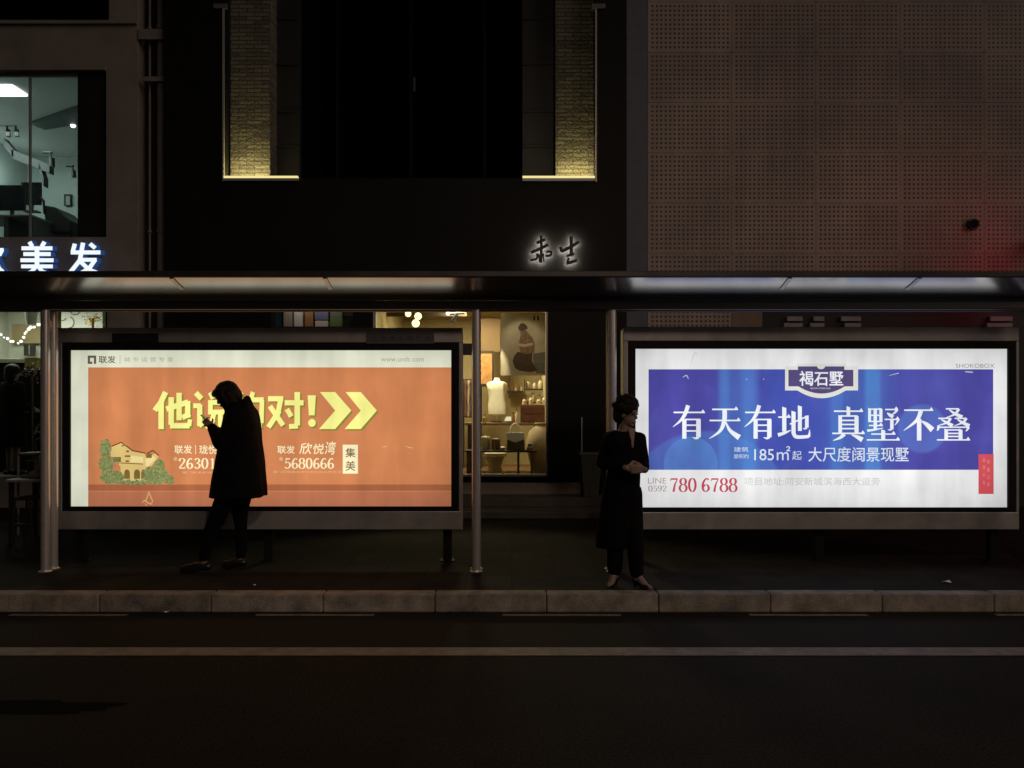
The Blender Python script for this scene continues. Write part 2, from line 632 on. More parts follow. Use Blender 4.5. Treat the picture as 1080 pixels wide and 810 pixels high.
# ------------------------------------------------------------------ palette
M_steel = mat('brushed_steel', (0.66, 0.62, 0.58), 0.26, 0.6, vary=0.12, vscale=9, stretch=(1, 1, 0.08))
M_roof = mat('canopy_steel', (0.46, 0.45, 0.44), 0.2, 0.95)
M_beam = mat('beam_steel', (0.2, 0.19, 0.18), 0.5, 0.8, vary=0.1, vscale=5)
M_frame = mat('box_frame_metal', (0.42, 0.39, 0.36), 0.4, 0.5, vary=0.25, vscale=2.5)
M_bezel = mat('black_bezel', (0.010, 0.009, 0.009), 0.6, spec=0.15)
M_black = mat('black_panel', (0.012, 0.011, 0.010), 0.5, vary=0.2, vscale=3)
M_cloth = mat('black_cloth', (0.0055, 0.005, 0.005), 0.95, vary=0.25, vscale=14, bump=0.3, bscale=160, spec=0.06)
M_skin = mat('skin', (0.2, 0.13, 0.10), 0.55)
M_hair = mat('dark_hair', (0.010, 0.006, 0.0045), 0.6, vary=0.4, vscale=60, bump=0.5, bscale=180, stretch=(1, 1, 0.15), spec=0.15)
M_glass = glass_mat('window_glass')
M_dglass = glass_mat('dark_glass', (0.32, 0.33, 0.33))

# ------------------------------------------------------------------ ground
def ground_materials():
    # asphalt: mixed aggregate, damp darker patches
    m = mat('asphalt', (0.022, 0.018, 0.013), 0.85, vary=0.35, vscale=1.2, bump=0.6, bscale=110, spec=0.12)
    nt = m.node_tree
    pb = nt.nodes['Principled BSDF']
    tc = nt.nodes.new('ShaderNodeTexCoord')
    n = nt.nodes.new('ShaderNodeTexNoise')
    n.inputs['Scale'].default_value = 55
    n.inputs['Detail'].default_value = 8
    n.inputs['Roughness'].default_value = 0.8
    nt.links.new(tc.outputs['Object'], n.inputs['Vector'])
    mr = nt.nodes.new('ShaderNodeMapRange')
    mr.inputs['From Min'].default_value = 0.38
    mr.inputs['From Max'].default_value = 0.66
    mr.inputs['To Min'].default_value = 0.25
    mr.inputs['To Max'].default_value = 2.0
    nt.links.new(n.outputs['Fac'], mr.inputs['Value'])
    src = pb.inputs['Base Color'].links[0].from_socket
    mx = nt.nodes.new('ShaderNodeMix')
    mx.data_type = 'RGBA'
    mx.blend_type = 'MULTIPLY'
    mx.inputs['Factor'].default_value = 1.0
    nt.links.new(src, mx.inputs['A'])
    nt.links.new(mr.outputs[0], mx.inputs['B'])
    nt.links.new(mx.outputs['Result'], pb.inputs['Base Color'])
    # paving: square setts with joints
    p = bpy.data.materials.new('paving')
    p.use_nodes = True
    nt = p.node_tree
    b = nt.nodes['Principled BSDF']
    tc = nt.nodes.new('ShaderNodeTexCoord')
    br = nt.nodes.new('ShaderNodeTexBrick')
    br.offset = 0.0
    br.inputs['Scale'].default_value = 1.0
    br.inputs['Brick Width'].default_value = 0.4
    br.inputs['Row Height'].default_value = 0.4
    br.inputs['Mortar Size'].default_value = 0.006
    br.inputs['Color1'].default_value = (0.027, 0.022, 0.017, 1)
    br.inputs['Color2'].default_value = (0.019, 0.016, 0.012, 1)
    br.inputs['Mortar'].default_value = (0.009, 0.008, 0.006, 1)
    nt.links.new(tc.outputs['Object'], br.inputs['Vector'])
    n = nt.nodes.new('ShaderNodeTexNoise')
    n.inputs['Scale'].default_value = 3
    n.inputs['Detail'].default_value = 7
    nt.links.new(tc.outputs['Object'], n.inputs['Vector'])
    mx = nt.nodes.new('ShaderNodeMix')
    mx.data_type = 'RGBA'
    mx.blend_type = 'MULTIPLY'
    mx.inputs['Factor'].default_value = 0.8
    rp = nt.nodes.new('ShaderNodeValToRGB')
    rp.color_ramp.elements[0].position = 0.3
    rp.color_ramp.elements[0].color = (0.45, 0.45, 0.45, 1)
    rp.color_ramp.elements[1].position = 0.7
    rp.color_ramp.elements[1].color = (1.2, 1.2, 1.2, 1)
    nt.links.new(n.outputs['Fac'], rp.inputs[0])
    nt.links.new(br.outputs['Color'], mx.inputs['A'])
    nt.links.new(rp.outputs[0], mx.inputs['B'])
    nt.links.new(mx.outputs['Result'], b.inputs['Base Color'])
    b.inputs['Roughness'].default_value = 0.85
    b.inputs['Specular IOR Level'].default_value = 0.1
    bp = nt.nodes.new('ShaderNodeBump')
    bp.inputs['Strength'].default_value = 0.3
    bp.inputs['Distance'].default_value = 0.01
    nt.links.new(n.outputs['Fac'], bp.inputs['Height'])
    nt.links.new(bp.outputs[0], b.inputs['Normal'])
    MATS['paving'] = p
    return m, p


M_asph, M_pave = ground_materials()
KERB = 6.48
structure(MB().face([(-90, -60, -0.15), (90, -60, -0.15), (90, 60, -0.15), (-90, 60, -0.15)]).build('road', M_asph, loc=(0, 0, -0.15)))
structure(MB().box(-40, 40, KERB + 0.15, 40, -0.149, 0.0).build('pavement', M_pave, loc=(0, 0, 0)))
structure(MB().box(-40, 40, -8, -3.5, -0.149, 0.0).build('near_pavement', M_pave, loc=(0, 0, 0)))

M_kerb = mat('kerb_granite', (0.25, 0.215, 0.17), 0.8, vary=0.6, vscale=5, bump=0.8, bscale=60)
kb = MB()
x = WX(104, KERB) - 0.92 * 30
while x < 30:
    kb.box(x + 0.0025, x + 0.92 - 0.0025, KERB + random.uniform(-0.003, 0.003), KERB + 0.148, -0.149, 0.003 + random.uniform(-0.002, 0.002))
    x += 0.92
nt = M_kerb.node_tree          # every stone a slightly different tone
geo = nt.nodes.new('ShaderNodeNewGeometry')
mr = nt.nodes.new('ShaderNodeMapRange')
mr.inputs['To Min'].default_value = 0.72
mr.inputs['To Max'].default_value = 1.2
nt.links.new(geo.outputs['Random Per Island'], mr.inputs['Value'])
pb = nt.nodes['Principled BSDF']
src = pb.inputs['Base Color'].links[0].from_socket
mx = nt.nodes.new('ShaderNodeMix')
mx.data_type = 'RGBA'
mx.blend_type = 'MULTIPLY'
mx.inputs['Factor'].default_value = 1.0
nt.links.new(src, mx.inputs['A'])
nt.links.new(mr.outputs[0], mx.inputs['B'])
nt.links.new(mx.outputs['Result'], pb.inputs['Base Color'])
structure(kb.build('kerb', M_kerb, bevel=0.012, loc=(0, KERB, 0)))

M_paint = mat('worn_paint', (0.22, 0.18, 0.14), 0.7, vary=0.45, vscale=7, bump=0.2, bscale=120)
rl = MB()
rl.face([(-40, 5.36, -0.146), (40, 5.36, -0.146), (40, 5.54, -0.146), (-40, 5.54, -0.146)])
structure(rl.build('lane_line', M_paint, loc=(0, 5.4, -0.146)))
M_paint2 = mat('faded_paint', (0.21, 0.18, 0.13), 0.7, vary=0.4, vscale=9)
dl = MB()
x = WX(270, 6.4) - 2.0 * 10
for k in range(22):
    dl.face([(x, 6.37, -0.146), (x + 0.96, 6.365, -0.146), (x + 0.96, 6.425, -0.146), (x, 6.43, -0.146)])
    x += 2.0
structure(dl.build('edge_line', M_paint2, loc=(0, 6.4, -0.146)))
# darker irregular patch laid on the asphalt
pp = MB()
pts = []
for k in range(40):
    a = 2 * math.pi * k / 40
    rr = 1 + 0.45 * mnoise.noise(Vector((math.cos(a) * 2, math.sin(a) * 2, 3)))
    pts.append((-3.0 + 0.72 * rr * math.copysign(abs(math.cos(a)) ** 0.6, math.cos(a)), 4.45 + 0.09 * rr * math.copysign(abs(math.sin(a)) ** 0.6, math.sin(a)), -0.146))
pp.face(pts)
structure(pp.build('dark_road_patch', mat('dark_patch_tone', (0.010, 0.009, 0.008), 0.95, vary=0.25, vscale=20, spec=0.02), loc=(-2.95, 4.45, -0.146)))

# ------------------------------------------------------------------ unseen street lamp added behind the photographer to light walls and kerb
def added_street_lamp():
    px, py = 1.6, -4.4
    t = thing('added_street_lamp', 'added unseen grey street lamp on the near pavement across the road from the bus shelter', 'street lamp', (px, py, 0))
    g = mat('lamp_post_grey', (0.2, 0.2, 0.19), 0.5, 0.6)
    MB().lathe([(0.16, 0.001), (0.16, 0.03), (0.10, 0.05), (0.09, 0.6), (0.05, 6.4)], (px, py, 0)).build('pole', g, t, smooth=True)
    hd = (px - 0.2, py + 2.6, 6.95)
    MB().tube([(px, py, 6.35), (px - 0.05, py + 0.4, 6.8), (hd[0], hd[1] - 0.15, 7.0)], 0.045).build('arm', g, t, smooth=True)
    MB().box(hd[0] - 0.15, hd[0] + 0.15, hd[1] - 0.38, hd[1] + 0.38, hd[2], hd[2] + 0.12).build('lamp_head', g, t, bevel=0.03)
    MB().box(hd[0] - 0.11, hd[0] + 0.11, hd[1] - 0.3, hd[1] + 0.3, hd[2] - 0.03, hd[2] - 0.004).build('lamp_lens', glow('lamp_lens', (1.0, 0.76, 0.62), 4.0), t)
    l = bpy.data.lights.new('added_street_light', 'SPOT')
    l.energy = 620
    l.color = (1.0, 0.76, 0.63)
    l.spot_size = R(89)
    l.spot_blend = 1.0
    l.shadow_soft_size = 0.35
    o = bpy.data.objects.new('added_street_light', l)
    COL.objects.link(o)
    o.parent = t
    o.location = (hd[0] - px, hd[1] - py, hd[2] - 0.08)
    o.rotation_euler = Vector((0.0, 10.5, -5.6)).to_track_quat('-Z', 'Y').to_euler()
    return t


added_street_lamp()

# ------------------------------------------------------------------ buildings
DB = 12.0          # facade plane


def wall_grid(mb, x0, x1, z0, z1, d0, d1, holes):
    xs = sorted({x0, x1, *[min(max(h[i], x0), x1) for h in holes for i in (0, 1)]})
    zs = sorted({z0, z1, *[min(max(h[i], z0), z1) for h in holes for i in (2, 3)]})
    for i in range(len(xs) - 1):
        run = None
        for k in range(len(zs) - 1):
            cx, cz = (xs[i] + xs[i + 1]) / 2, (zs[k] + zs[k + 1]) / 2
            solid = not any(h[0] < cx < h[1] and h[2] < cz < h[3] for h in holes)
            if solid and run is None:
                run = zs[k]
            if run is not None and (not solid or k == len(zs) - 2):
                end = zs[k] if not solid else zs[k + 1]
                mb.box(xs[i], xs[i + 1], d0, d1, run, end)
                run = None
    return mb


def hole(px0, px1, py0, py1, d=DB):
    return (WX(px0, d), WX(px1, d), WZ(py1, d), WZ(py0, d))


def room(parent, h, d0, d1, zf, zc, m_wall, m_floor, m_ceil, name='interior_wall'):
    """open-fronted shell of a room behind a facade opening"""
    x0, x1 = h[0], h[1]
    MB().box(x0 - 0.1, x1 + 0.1, d1, d1 + 0.1, zf - 0.1, zc + 0.1).build(name, m_wall, parent)
    MB().box(x0 - 0.1, x0, d0, d1 - 0.001, zf - 0.1, zc + 0.1).build(name, m_wall, parent)
    MB().box(x1, x1 + 0.1, d0, d1 - 0.001, zf - 0.1, zc + 0.1).build(name, m_wall, parent)
    MB().box(x0, x1, d0, d1, zf - 0.1, zf).build('interior_floor', m_floor, parent)
    MB().box(x0, x1, d0, d1, zc, zc + 0.1).build('interior_ceiling', m_ceil, parent)


def area_lamp(name, parent, loc, size, energy, color, rot=(0, 0, 0), size_y=None):
    l = bpy.data.lights.new(name, 'AREA')
    l.energy = energy
    l.color = color
    l.size = size
    if size_y:
        l.shape = 'RECTANGLE'
        l.size_y = size_y
    o = bpy.data.objects.new(name, l)
    COL.objects.link(o)
    o.parent = parent
    o.location = Vector(loc) - ROOT[parent]
    o.rotation_euler = rot
    return o


def point_lamp(name, parent, loc, energy, color, r=0.05):
    l = bpy.data.lights.new(name, 'POINT')
    l.energy = energy
    l.color = color
    l.shadow_soft_size = r
    o = bpy.data.objects.new(name, l)
    COL.objects.link(o)
    o.parent = parent
    o.location = Vector(loc) - ROOT[parent]
    return o


# ---- left building: pale render, hairdresser upstairs, café below
M_render = mat('beige_render', (0.24, 0.215, 0.18), 0.85, vary=0.22, vscale=1.5, bump=0.2, bscale=40)
M_salonw = mat('salon_wall', (0.42, 0.47, 0.44), 0.7, vary=0.06, vscale=2)
M_salonc = mat('salon_ceiling', (0.5, 0.52, 0.5), 0.8)
M_dfloor = mat('dark_floor', (0.06, 0.055, 0.05), 0.6)
XL0, XL1 = -17.0, WX(145, DB)
lb = thing('pale_building', 'beige rendered building with a lit upstairs window on the left', 'building', ((XL0 + XL1) / 2, DB, 0))
h_up = hole(-150, 112, 75, 250)
h_top = hole(-150, 115, -120, 22)
h_low = hole(-150, 113, 312, 503)
wall_grid(MB(), XL0, XL1, 0, 11.5, DB, DB + 0.25, [h_up, h_top, h_low]).build('wall', M_render, lb)
# thin drip edge over the upstairs window, string course under the top window
MB().box(h_up[0], h_up[1], DB - 0.04, DB - 0.002, h_up[3] + 0.005, h_up[3] + 0.05).build('lintel', M_render, lb)
MB().box(XL0, XL1, DB - 0.05, DB - 0.002, h_top[2] - 0.06, h_top[2] - 0.01).build('string_course', M_render, lb)
# upstairs
room(lb, h_up, DB + 0.25, 16.2, h_up[2] - 0.2, h_up[3] + 0.02, M_salonw, M_dfloor, M_salonc)
g = MB().box(h_up[0], WX(80, DB), DB + 0.10, DB + 0.108, h_up[2], h_up[3]).build('window_pane', M_glass, lb)
wf = MB()
for px in (27.5,):
    wf.box(WX(px, DB) - 0.012, WX(px, DB) + 0.012, DB + 0.085, DB + 0.125, h_up[2] + 0.004, h_up[3] - 0.004)
wf.box(h_up[0], WX(80, DB), DB + 0.083, DB + 0.127, h_up[3] - 0.05, h_up[3] - 0.002)
wf.build('window_frame', mat('grey_frame', (0.25, 0.26, 0.25), 0.5), lb)
MB().box(WX(80, DB), h_up[1] - 0.003, DB + 0.05, DB + 0.20, h_up[2] + 0.002, h_up[3] - 0.003).build('black_infill', M_black, lb)
MB().box(h_top[0], h_top[1], DB + 0.12, DB + 0.13, h_top[2], h_top[3]).build('window_pane', M_dglass, lb)
MB().box(h_top[0], h_top[1], DB + 0.8, DB + 0.9, h_top[2] - 0.2, h_top[3] + 0.2).build('blackout_blind', M_black, lb)
# salon fittings
zc = h_up[3] + 0.02
MB().box(WX(-20, 12.75), WX(21, 12.75), 12.55, 12.95, zc - 0.03, zc - 0.002).build('ceiling_light', glow('salon_panel', (0.92, 1.0, 0.97), 5.0), lb)
area_lamp('ceiling_glow', lb, (WX(-30, 13.5), 13.6, zc - 0.12), 1.6, 75, (0.86, 1.0, 0.95))
M_bulk = mat('dark_green_bulkhead', (0.035, 0.05, 0.045), 0.6)
def slab(pts, th, z_top):
    pass
bk = MB()
a, b_, c_, d_ = W(31, 119, 14.2), W(82, 108, 13.4), W(82, 122, 13.4), W(31, 131, 14.2)
for off in (0,):
    vs = [a, b_, c_, d_]
    bk.bm.verts.ensure_lookup_table()
    front = [bk.bm.verts.new(v) for v in vs]
    back = [bk.bm.verts.new(v + Vector((0.1, 0.3, 0.0))) for v in vs]
    bk.bm.faces.new(front); bk.bm.faces.new(back[::-1])
    for i in range(4):
        bk.bm.faces.new((front[i], back[i], back[(i + 1) % 4], front[(i + 1) % 4]))
bmesh.ops.recalc_face_normals(bk.bm, faces=bk.bm.faces)
bk.build('ceiling_beam', M_bulk, lb)
bk = MB()
vs = [W(49, 98, 13.9), W(82, 99, 13.3), W(82, 105, 13.3)]
front = [bk.bm.verts.new(v) for v in vs]; back = [bk.bm.verts.new(v + Vector((0.1, 0.25, 0.02))) for v in vs]
bk.bm.faces.new(front); bk.bm.faces.new(back[::-1])
for i in range(3):
    bk.bm.faces.new((front[i], back[i], back[(i + 1) % 3], front[(i + 1) % 3]))
bmesh.ops.recalc_face_normals(bk.bm, faces=bk.bm.faces)
bk.build('ceiling_beam', M_bulk, lb)
# stepped dark rail with hanging spot heads
M_rail = mat('dark_rail', (0.04, 0.045, 0.045), 0.6)
rb = MB()
for (x0, y0, x1, y1, w) in ((4, 150, 14, 162, 9), (12, 162, 52, 178, 9), (41, 176, 46, 192, 9)):
    p, q = W(x0, y0, 14.6), W(x1, y1, 14.6)
    dv = (q - p); hh = Vector((0, 0, w * 14.6 / F / 2)); yy = Vector((0, 0.25, 0))
    rb.prism([((p - hh).x, (p - hh).z), ((q - hh).x, (q - hh).z), ((q + hh).x, (q + hh).z), ((p + hh).x, (p + hh).z)], 14.6, 14.75)
rb.build('light_rail', M_rail, lb)
def spot_head(x, y, s=1.0):
    d = 14.4
    t = MB()
    t.tube([W(x - 8 * s, y, d), W(x + 2 * s, y, d)], 0.022, 6)
    t.tube([W(x, y, d), W(x + 1, y + 6 * s, d)], 0.018, 6)
    t.tube([W(x + 1.5, y + 6 * s, d), W(x + 2, y + 15 * s, d)], 0.05 * s, 10)
    return t
for i, (x, y, s) in enumerate(((53, 161, 1.0), (76, 175, 0.8), (16, 132, 0.8), (7, 132, 0.8))):
    o = spot_head(x, y, s).build('spotlight', M_black, lb, smooth=True)
MB().ball(W(77, 132, 14.0), 0.045).build('downlight', glow('small_lamp', (1, 1, 0.97), 4.0), lb, smooth=True)
MB().ball(W(2, 87, 13.2), 0.05).build('downlight', glow('small_lamp', (1, 1, 0.97), 4.0), lb, smooth=True)

MB().box(WX(-40, 16.0), WX(9, 16.0), 16.0, 16.05, WZ(214, 16.0), WZ(160, 16.0)).build('glare_panel', glow('glare_panel', (0.80, 1.0, 0.98), 0.75), lb)  # glowing panel added for the whitish glare at the far left
point_lamp('glare_fill', lb, W(6, 182, 15.2), 9, (0.8, 1.0, 0.98), 0.5)  # unseen fill lamp added to brighten this end of the salon


def monitor(px0, px1, py0, py1, d, label):
    x0, x1, z0, z1 = WX(px0, d), WX(px1, d), WZ(py1, d), WZ(py0, d)
    t = thing('monitor', label, 'monitor', ((x0 + x1) / 2, d, z0 - 0.12))
    MB().box(x0, x1, d, d + 0.04, z0, z1).build('screen', mat('screen_off', (0.012, 0.011, 0.014), 0.25), t, bevel=0.006)
    MB().box((x0 + x1) / 2 - 0.03, (x0 + x1) / 2 + 0.03, d + 0.01, d + 0.035, z0 - 0.10, z0 + 0.02).box((x0 + x1) / 2 - 0.12, (x0 + x1) / 2 + 0.12, d - 0.04, d + 0.1, z0 - 0.12, z0 - 0.10).build('stand', M_black, t)
monitor(-2, 26, 195, 222, 12.9, 'large dark monitor on the desk in the upstairs window')
monitor(22, 43, 192, 216, 13.3, 'smaller dark screen behind the large monitor upstairs')
dk = thing('desk', 'grey desk with drawers behind the upstairs window', 'desk', (WX(10, 13), 13.0, h_up[2]))
zt = WZ(227, 12.8)
MB().box(WX(-60, 12.8), WX(36, 12.8), 12.75, 13.5, zt - 0.03, zt).build('desk_top', mat('desk_grey', (0.26, 0.25, 0.23), 0.5), dk, bevel=0.004)
for px in (-58, 4, 30):
    MB().box(WX(px, 12.8), WX(px + 5, 12.8), 12.8, 13.45, h_up[2] - 0.2, zt - 0.031).build('leg', mat('desk_leg', (0.1, 0.1, 0.1), 0.6), dk)
def office_chair():
    t = thing('office_chair', 'dark low armchair beside the desk upstairs', 'chair', (WX(58, 13.3), 13.3, h_up[2] - 0.2))
    fab = mat('dark_green_fabric', (0.03, 0.032, 0.028), 0.9, vary=0.3, vscale=12)
    d = 13.3
    s = MB()
    prof = [(46, 216), (58, 218), (66, 226), (75, 233), (76, 246), (47, 246)]
    s.prism([(WX(x, d), WZ(y, d)) for x, y in prof], d, d + 0.6)
    s.build('seat', fab, t, bevel=0.03)
    MB().tube([W(42, 208, d), W(46, 212, d), W(47, 226, d)], 0.02).build('armrest', M_black, t, smooth=True)
    for k in (48, 73):
        MB().box(WX(k, d), WX(k + 2, d), d + 0.05, d + 0.1, h_up[2] - 0.2, WZ(246, d) - 0.001).build('leg', M_black, t)
office_chair()
pf = thing('picture_frame', 'small dark framed picture on the salon wall upstairs', 'picture', W(71, 217, 16.15))
MB().box(WX(68, 16.15), WX(75, 16.15), 16.13, 16.19, WZ(217, 16.15), WZ(205, 16.15)).build('frame', M_black, pf)
MB().box(WX(69.5, 16.12), WX(73.5, 16.12), 16.122, 16.128, WZ(216, 16.12), WZ(207, 16.12)).build('picture', mat('grey_print', (0.3, 0.32, 0.3), 0.6, vary=0.5, vscale=30), pf)

# dark service channel with pipes between the two buildings
XC1 = WX(176, DB)
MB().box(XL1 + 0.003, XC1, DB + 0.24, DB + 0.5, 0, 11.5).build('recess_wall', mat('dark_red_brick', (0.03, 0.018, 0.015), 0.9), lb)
def pipe(px, r, label, group=None):
    X = WX(px, DB + 0.1)
    t = thing('drainpipe', label, 'drainpipe', (X, DB + 0.1, 0))
    m = mat('pipe_grey', (0.24, 0.215, 0.19), 0.6, vary=0.2, vscale=4)
    MB().tube([(X, DB + 0.1, 0.0), (X, DB + 0.1, 11.4)], r, 14).build('pipe', m, t, smooth=True)
    for z in (1.6, 4.2, WZ(83, DB), WZ(35, DB) + 0.1, 9.4):
        MB().lathe([(r + 0.004, 0), (r + 0.016, 0.005), (r + 0.016, 0.04), (r + 0.004, 0.045)], (X, DB + 0.1, z), 14).build('bracket', m, t, smooth=True)
pipe(158, 0.017, 'thin pale pipe in the dark channel right of the beige wall')
pipe(169.5, 0.052, 'thick pale pipe beside the dark building')
for y0, y1, x0, x1 in ((31, 42, 146, 174), (81, 86, 151, 174)):
    tag(MB().box(WX(x0, DB), WX(x1, DB), DB - 0.02, DB + 0.04, WZ(y1, DB), WZ(y0, DB)).build('pipe_clamp', mat('pipe_grey', (0.2, 0.2, 0.2)), bevel=0.005),
        'upper deep clamp bar across the two pipes' if y0 == 31 else 'lower thin clamp bar across the two pipes', 'clamp')

# salon sign letters
sg = thing('shop_sign', 'white lit letters over the canopy at far left', 'sign', W(40, 290, 11.9))
M_sgw = glow('sign_white', (0.86, 0.93, 1.0), 1.05)
M_sgb = glow('sign_blue', (0.03, 0.09, 0.30), 0.55)
for body, x0, x1, y0, y1 in (('欧', -34, 5.5, 257, 290), ('美', 20, 58, 255, 291), ('发', 71, 107, 256, 290)):
    for k, (dd, mm, ddx) in enumerate(((11.86, M_sgw, 0.0), (11.863, M_sgb, 0.035))):
        mb = MB()
        draw(mb, HEAVY[body], x0, x1, y0, y1, dd, dx=ddx if k else 0)
        if k:
            geom = bmesh.ops.extrude_face_region(mb.bm, geom=mb.bm.faces[:])
            bmesh.ops.translate(mb.bm, verts=[v for v in geom['geom'] if isinstance(v, bmesh.types.BMVert)], vec=(0, 0.06, 0))
        mb.build('letter_face' if k == 0 else 'letter_side', mm, sg)

# ground-floor café on the left
M_cafe = mat('cafe_wall', (0.46, 0.47, 0.40), 0.8, vary=0.08, vscale=2)
zlf = h_low[2]
room(lb, h_low, DB + 0.25, 15.6, zlf - 0.05, h_low[3] + 0.3, M_cafe, M_dfloor, M_cafe)
MB().box(h_low[0], h_low[1], DB + 0.10, DB + 0.108, zlf, h_low[3]).build('window_pane', M_glass, lb)
fr = MB()
for px in (-60, 56, 112):
    fr.box(WX(px, DB) - 0.04, WX(px, DB) + 0.04, DB + 0.06, DB + 0.15, zlf + 0.003, h_low[3] - 0.003)
fr.build('window_frame', M_black, lb)
area_lamp('cafe_lamp', lb, (WX(20, 14), 14.0, h_low[3] + 0.25), 1.5, 70, (1.0, 0.96, 0.80))
d = 13.4
t = thing('pendant_lamp', 'pale cone pendant lamp in the far left window', 'lamp', W(33, 343, d))
MB().lathe([(0.06, 0), (0.075, 0.02), (0.13, 0.42), (0.12, 0.43)], W(33, 343, d), 20).build('lamp_shade', mat('pale_shade', (0.6, 0.66, 0.62), 0.4), t, smooth=True)
MB().tube([W(33, 343, d) + Vector((0, 0, 0.42)), W(33, 343, d) + Vector((0, 0, 1.0))], 0.008).build('cord', M_black, t)
tag(MB().box(WX(13, 15.5), WX(46, 15.5), 15.5, 15.58, WZ(362, 15.5), WZ(342, 15.5)).build('wall_panel', mat('tan_board', (0.27, 0.21, 0.11), 0.7, vary=0.15)), 'tan board on the wall of the far left café', 'board')
t = thing('framed_notice', 'small dark framed notice under the tan board', 'picture', W(30, 374, 15.4))
MB().pbox(25, 36, 363, 375, 15.4, 15.45).build('frame', M_black, t)
MB().pbox(30.2, 31, 364, 374, 15.385, 15.395).build('divider', mat('grey_frame', (0.2, 0.2, 0.2)), t)
t = thing('string_lights', 'sagging string of tiny white bulbs in the far left window', 'string lights', W(15, 365, 12.6))
wire, bulbs = [], []
for k in range(30):
    u = k / 29
    xx = -30 + u * 75
    yy = 350 + 22 * (4 * ((u * 1.3 + 0.08) % 1 - 0) * (1 - (u * 1.3 + 0.08) % 1)) - 8
    p = W(xx, yy, 12.5)
    wire.append(p)
wire = [W(-30, 345, 12.5), W(-10, 351, 12.5), W(2, 353, 12.5), W(10, 359, 12.5), W(21, 362, 12.5), W(29, 349, 12.5), W(34, 345, 12.5), W(42, 342.5, 12.5), W(52, 341, 12.5)]
MB().tube(wire, 0.004, 5).build('wire', M_black, t)
for k in range(len(wire) - 1):
    for u in (0.1, 0.45, 0.8):
        p = wire[k].lerp(wire[k + 1], u) + Vector((random.uniform(-.02, .02), -0.01, random.uniform(-.02, .01)))
        MB().ball(p, random.uniform(0.014, 0.026), 8, 6).build('bulb', glow('fairy_bulb', (1.0, 0.93, 0.74), 2.2), t, smooth=True)
# counter, yellow box, red flowers
t = thing('counter', 'white topped dark counter in the far left café', 'counter', (WX(10, 13.6), 13.6, zlf))
MB().box(WX(-90, 13.6), WX(52, 13.6), 13.5, 14.2, zlf - 0.05, WZ(383, 13.6)).build('cabinet', mat('dark_cabinet', (0.006, 0.005, 0.005), 0.7, spec=0.1), t)
MB().box(WX(-90, 13.6), WX(60, 13.6), 13.45, 14.25, WZ(383, 13.6) + 0.001, WZ(379, 13.6)).build('counter_top', mat('white_top', (0.6, 0.62, 0.56), 0.4), t, bevel=0.004)
t = thing('storage_box', 'yellow box with a lid on the white counter', 'box', W(33, 388, 13.3))
MB().pbox(26, 39, 379, 390, 13.3, 13.44).build('carton', mat('yellow_card', (0.42, 0.38, 0.13), 0.6), t, bevel=0.004)
MB().pbox(25.5, 39.5, 376.8, 378.9, 13.29, 13.45).build('lid', mat('yellow_card', (0.42, 0.38, 0.13)), t, bevel=0.003)


def blossom_clump(name, label, cat, cx, cy, d, w, h, cols, n, seed, pot_z, stem=True):
    rnd = random.Random(seed)
    c = W(cx, cy, d)
    t = thing(name, label, cat, (c.x, d, pot_z))
    s = d / F
    byc = {}
    for k in range(n):
        u, v, q = rnd.gauss(0, 0.42), rnd.gauss(0, 0.42), rnd.gauss(0, 0.4)
        p = c + Vector((u * w * s / 2, q * w * s / 3, v * h * s / 2))
        nm, colr = cols[rnd.randrange(len(cols))]
        mb = byc.setdefault(nm, (MB(), colr))[0]
        dirv = Vector((rnd.uniform(-1, 1), rnd.uniform(-1, 0.2), rnd.uniform(-0.6, 1))).normalized()
        sd = dirv.cross(Vector((0.3, 0.2, 1))).normalized()
        L = rnd.uniform(1.6, 3.2) * s
        mb.face([p, p + dirv * L * 0.5 + sd * L * 0.32, p + dirv * L, p + dirv * L * 0.5 - sd * L * 0.32])
    for nm, (mb, colr) in byc.items():
        mb.build('leaves' if 'green' in nm or 'dark' in nm else 'petals', mat(nm, colr, 0.6), t)
    if stem:
        MB().tube([(c.x, d, pot_z + 0.05), c], 0.02, 6).build('stem', mat('stem_brown', (0.05, 0.035, 0.02)), t)
    MB().lathe([(0.07, 0), (0.10, 0.18), (0.105, 0.2), (0.09, 0.2)], (c.x, d, pot_z), 16).build('pot', mat('dark_pot', (0.03, 0.025, 0.022), 0.5), t, smooth=True)
    return t


blossom_clump('flower_bouquet', 'dark red flowers behind the left canopy post', 'flowers', 34, 392, 12.7, 26, 20, [('petal_red', (0.09, 0.012, 0.012)), ('leaf_dark', (0.015, 0.02, 0.01)), ('petal_red', (0.09, 0.012, 0.012)), ('petal_pink', (0.35, 0.27, 0.25))], 260, 3, zlf)
blossom_clump('leaf_arrangement', 'yellow glowing leaves above the left advertising box', 'plant', 98, 337, 12.6, 22, 13, [('leaf_yellow', (0.85, 0.6, 0.12)), ('leaf_yellow', (0.85, 0.6, 0.12)), ('leaf_dark', (0.015, 0.02, 0.01))], 200, 5, zlf)
point_lamp('leaf_lamp', lb, W(98, 345, 12.45), 1.4, (1.0, 0.75, 0.25), 0.04)
t = thing('wall_drawing', 'white sheet with curved line drawings above the left box', 'drawing', W(80, 350, 15.4))
MB().pbox(58, 108, 325, 360, 15.4, 15.42).build('sheet', mat('paper', (0.62, 0.63, 0.58), 0.8), t)
cv = MB()
for (cx, cy, r, a0, a1) in ((79, 327, 5, 0.2, 2.9), (72, 340, 6, -1.2, 1.6), (66, 334, 4, 0.4, 3.8)):
    cv.tube([W(cx + r * math.cos(a0 + (a1 - a0) * k / 8), cy + r * math.sin(a0 + (a1 - a0) * k / 8), 15.39) for k in range(9)], 0.008, 5)
cv.build('line', M_black, t)

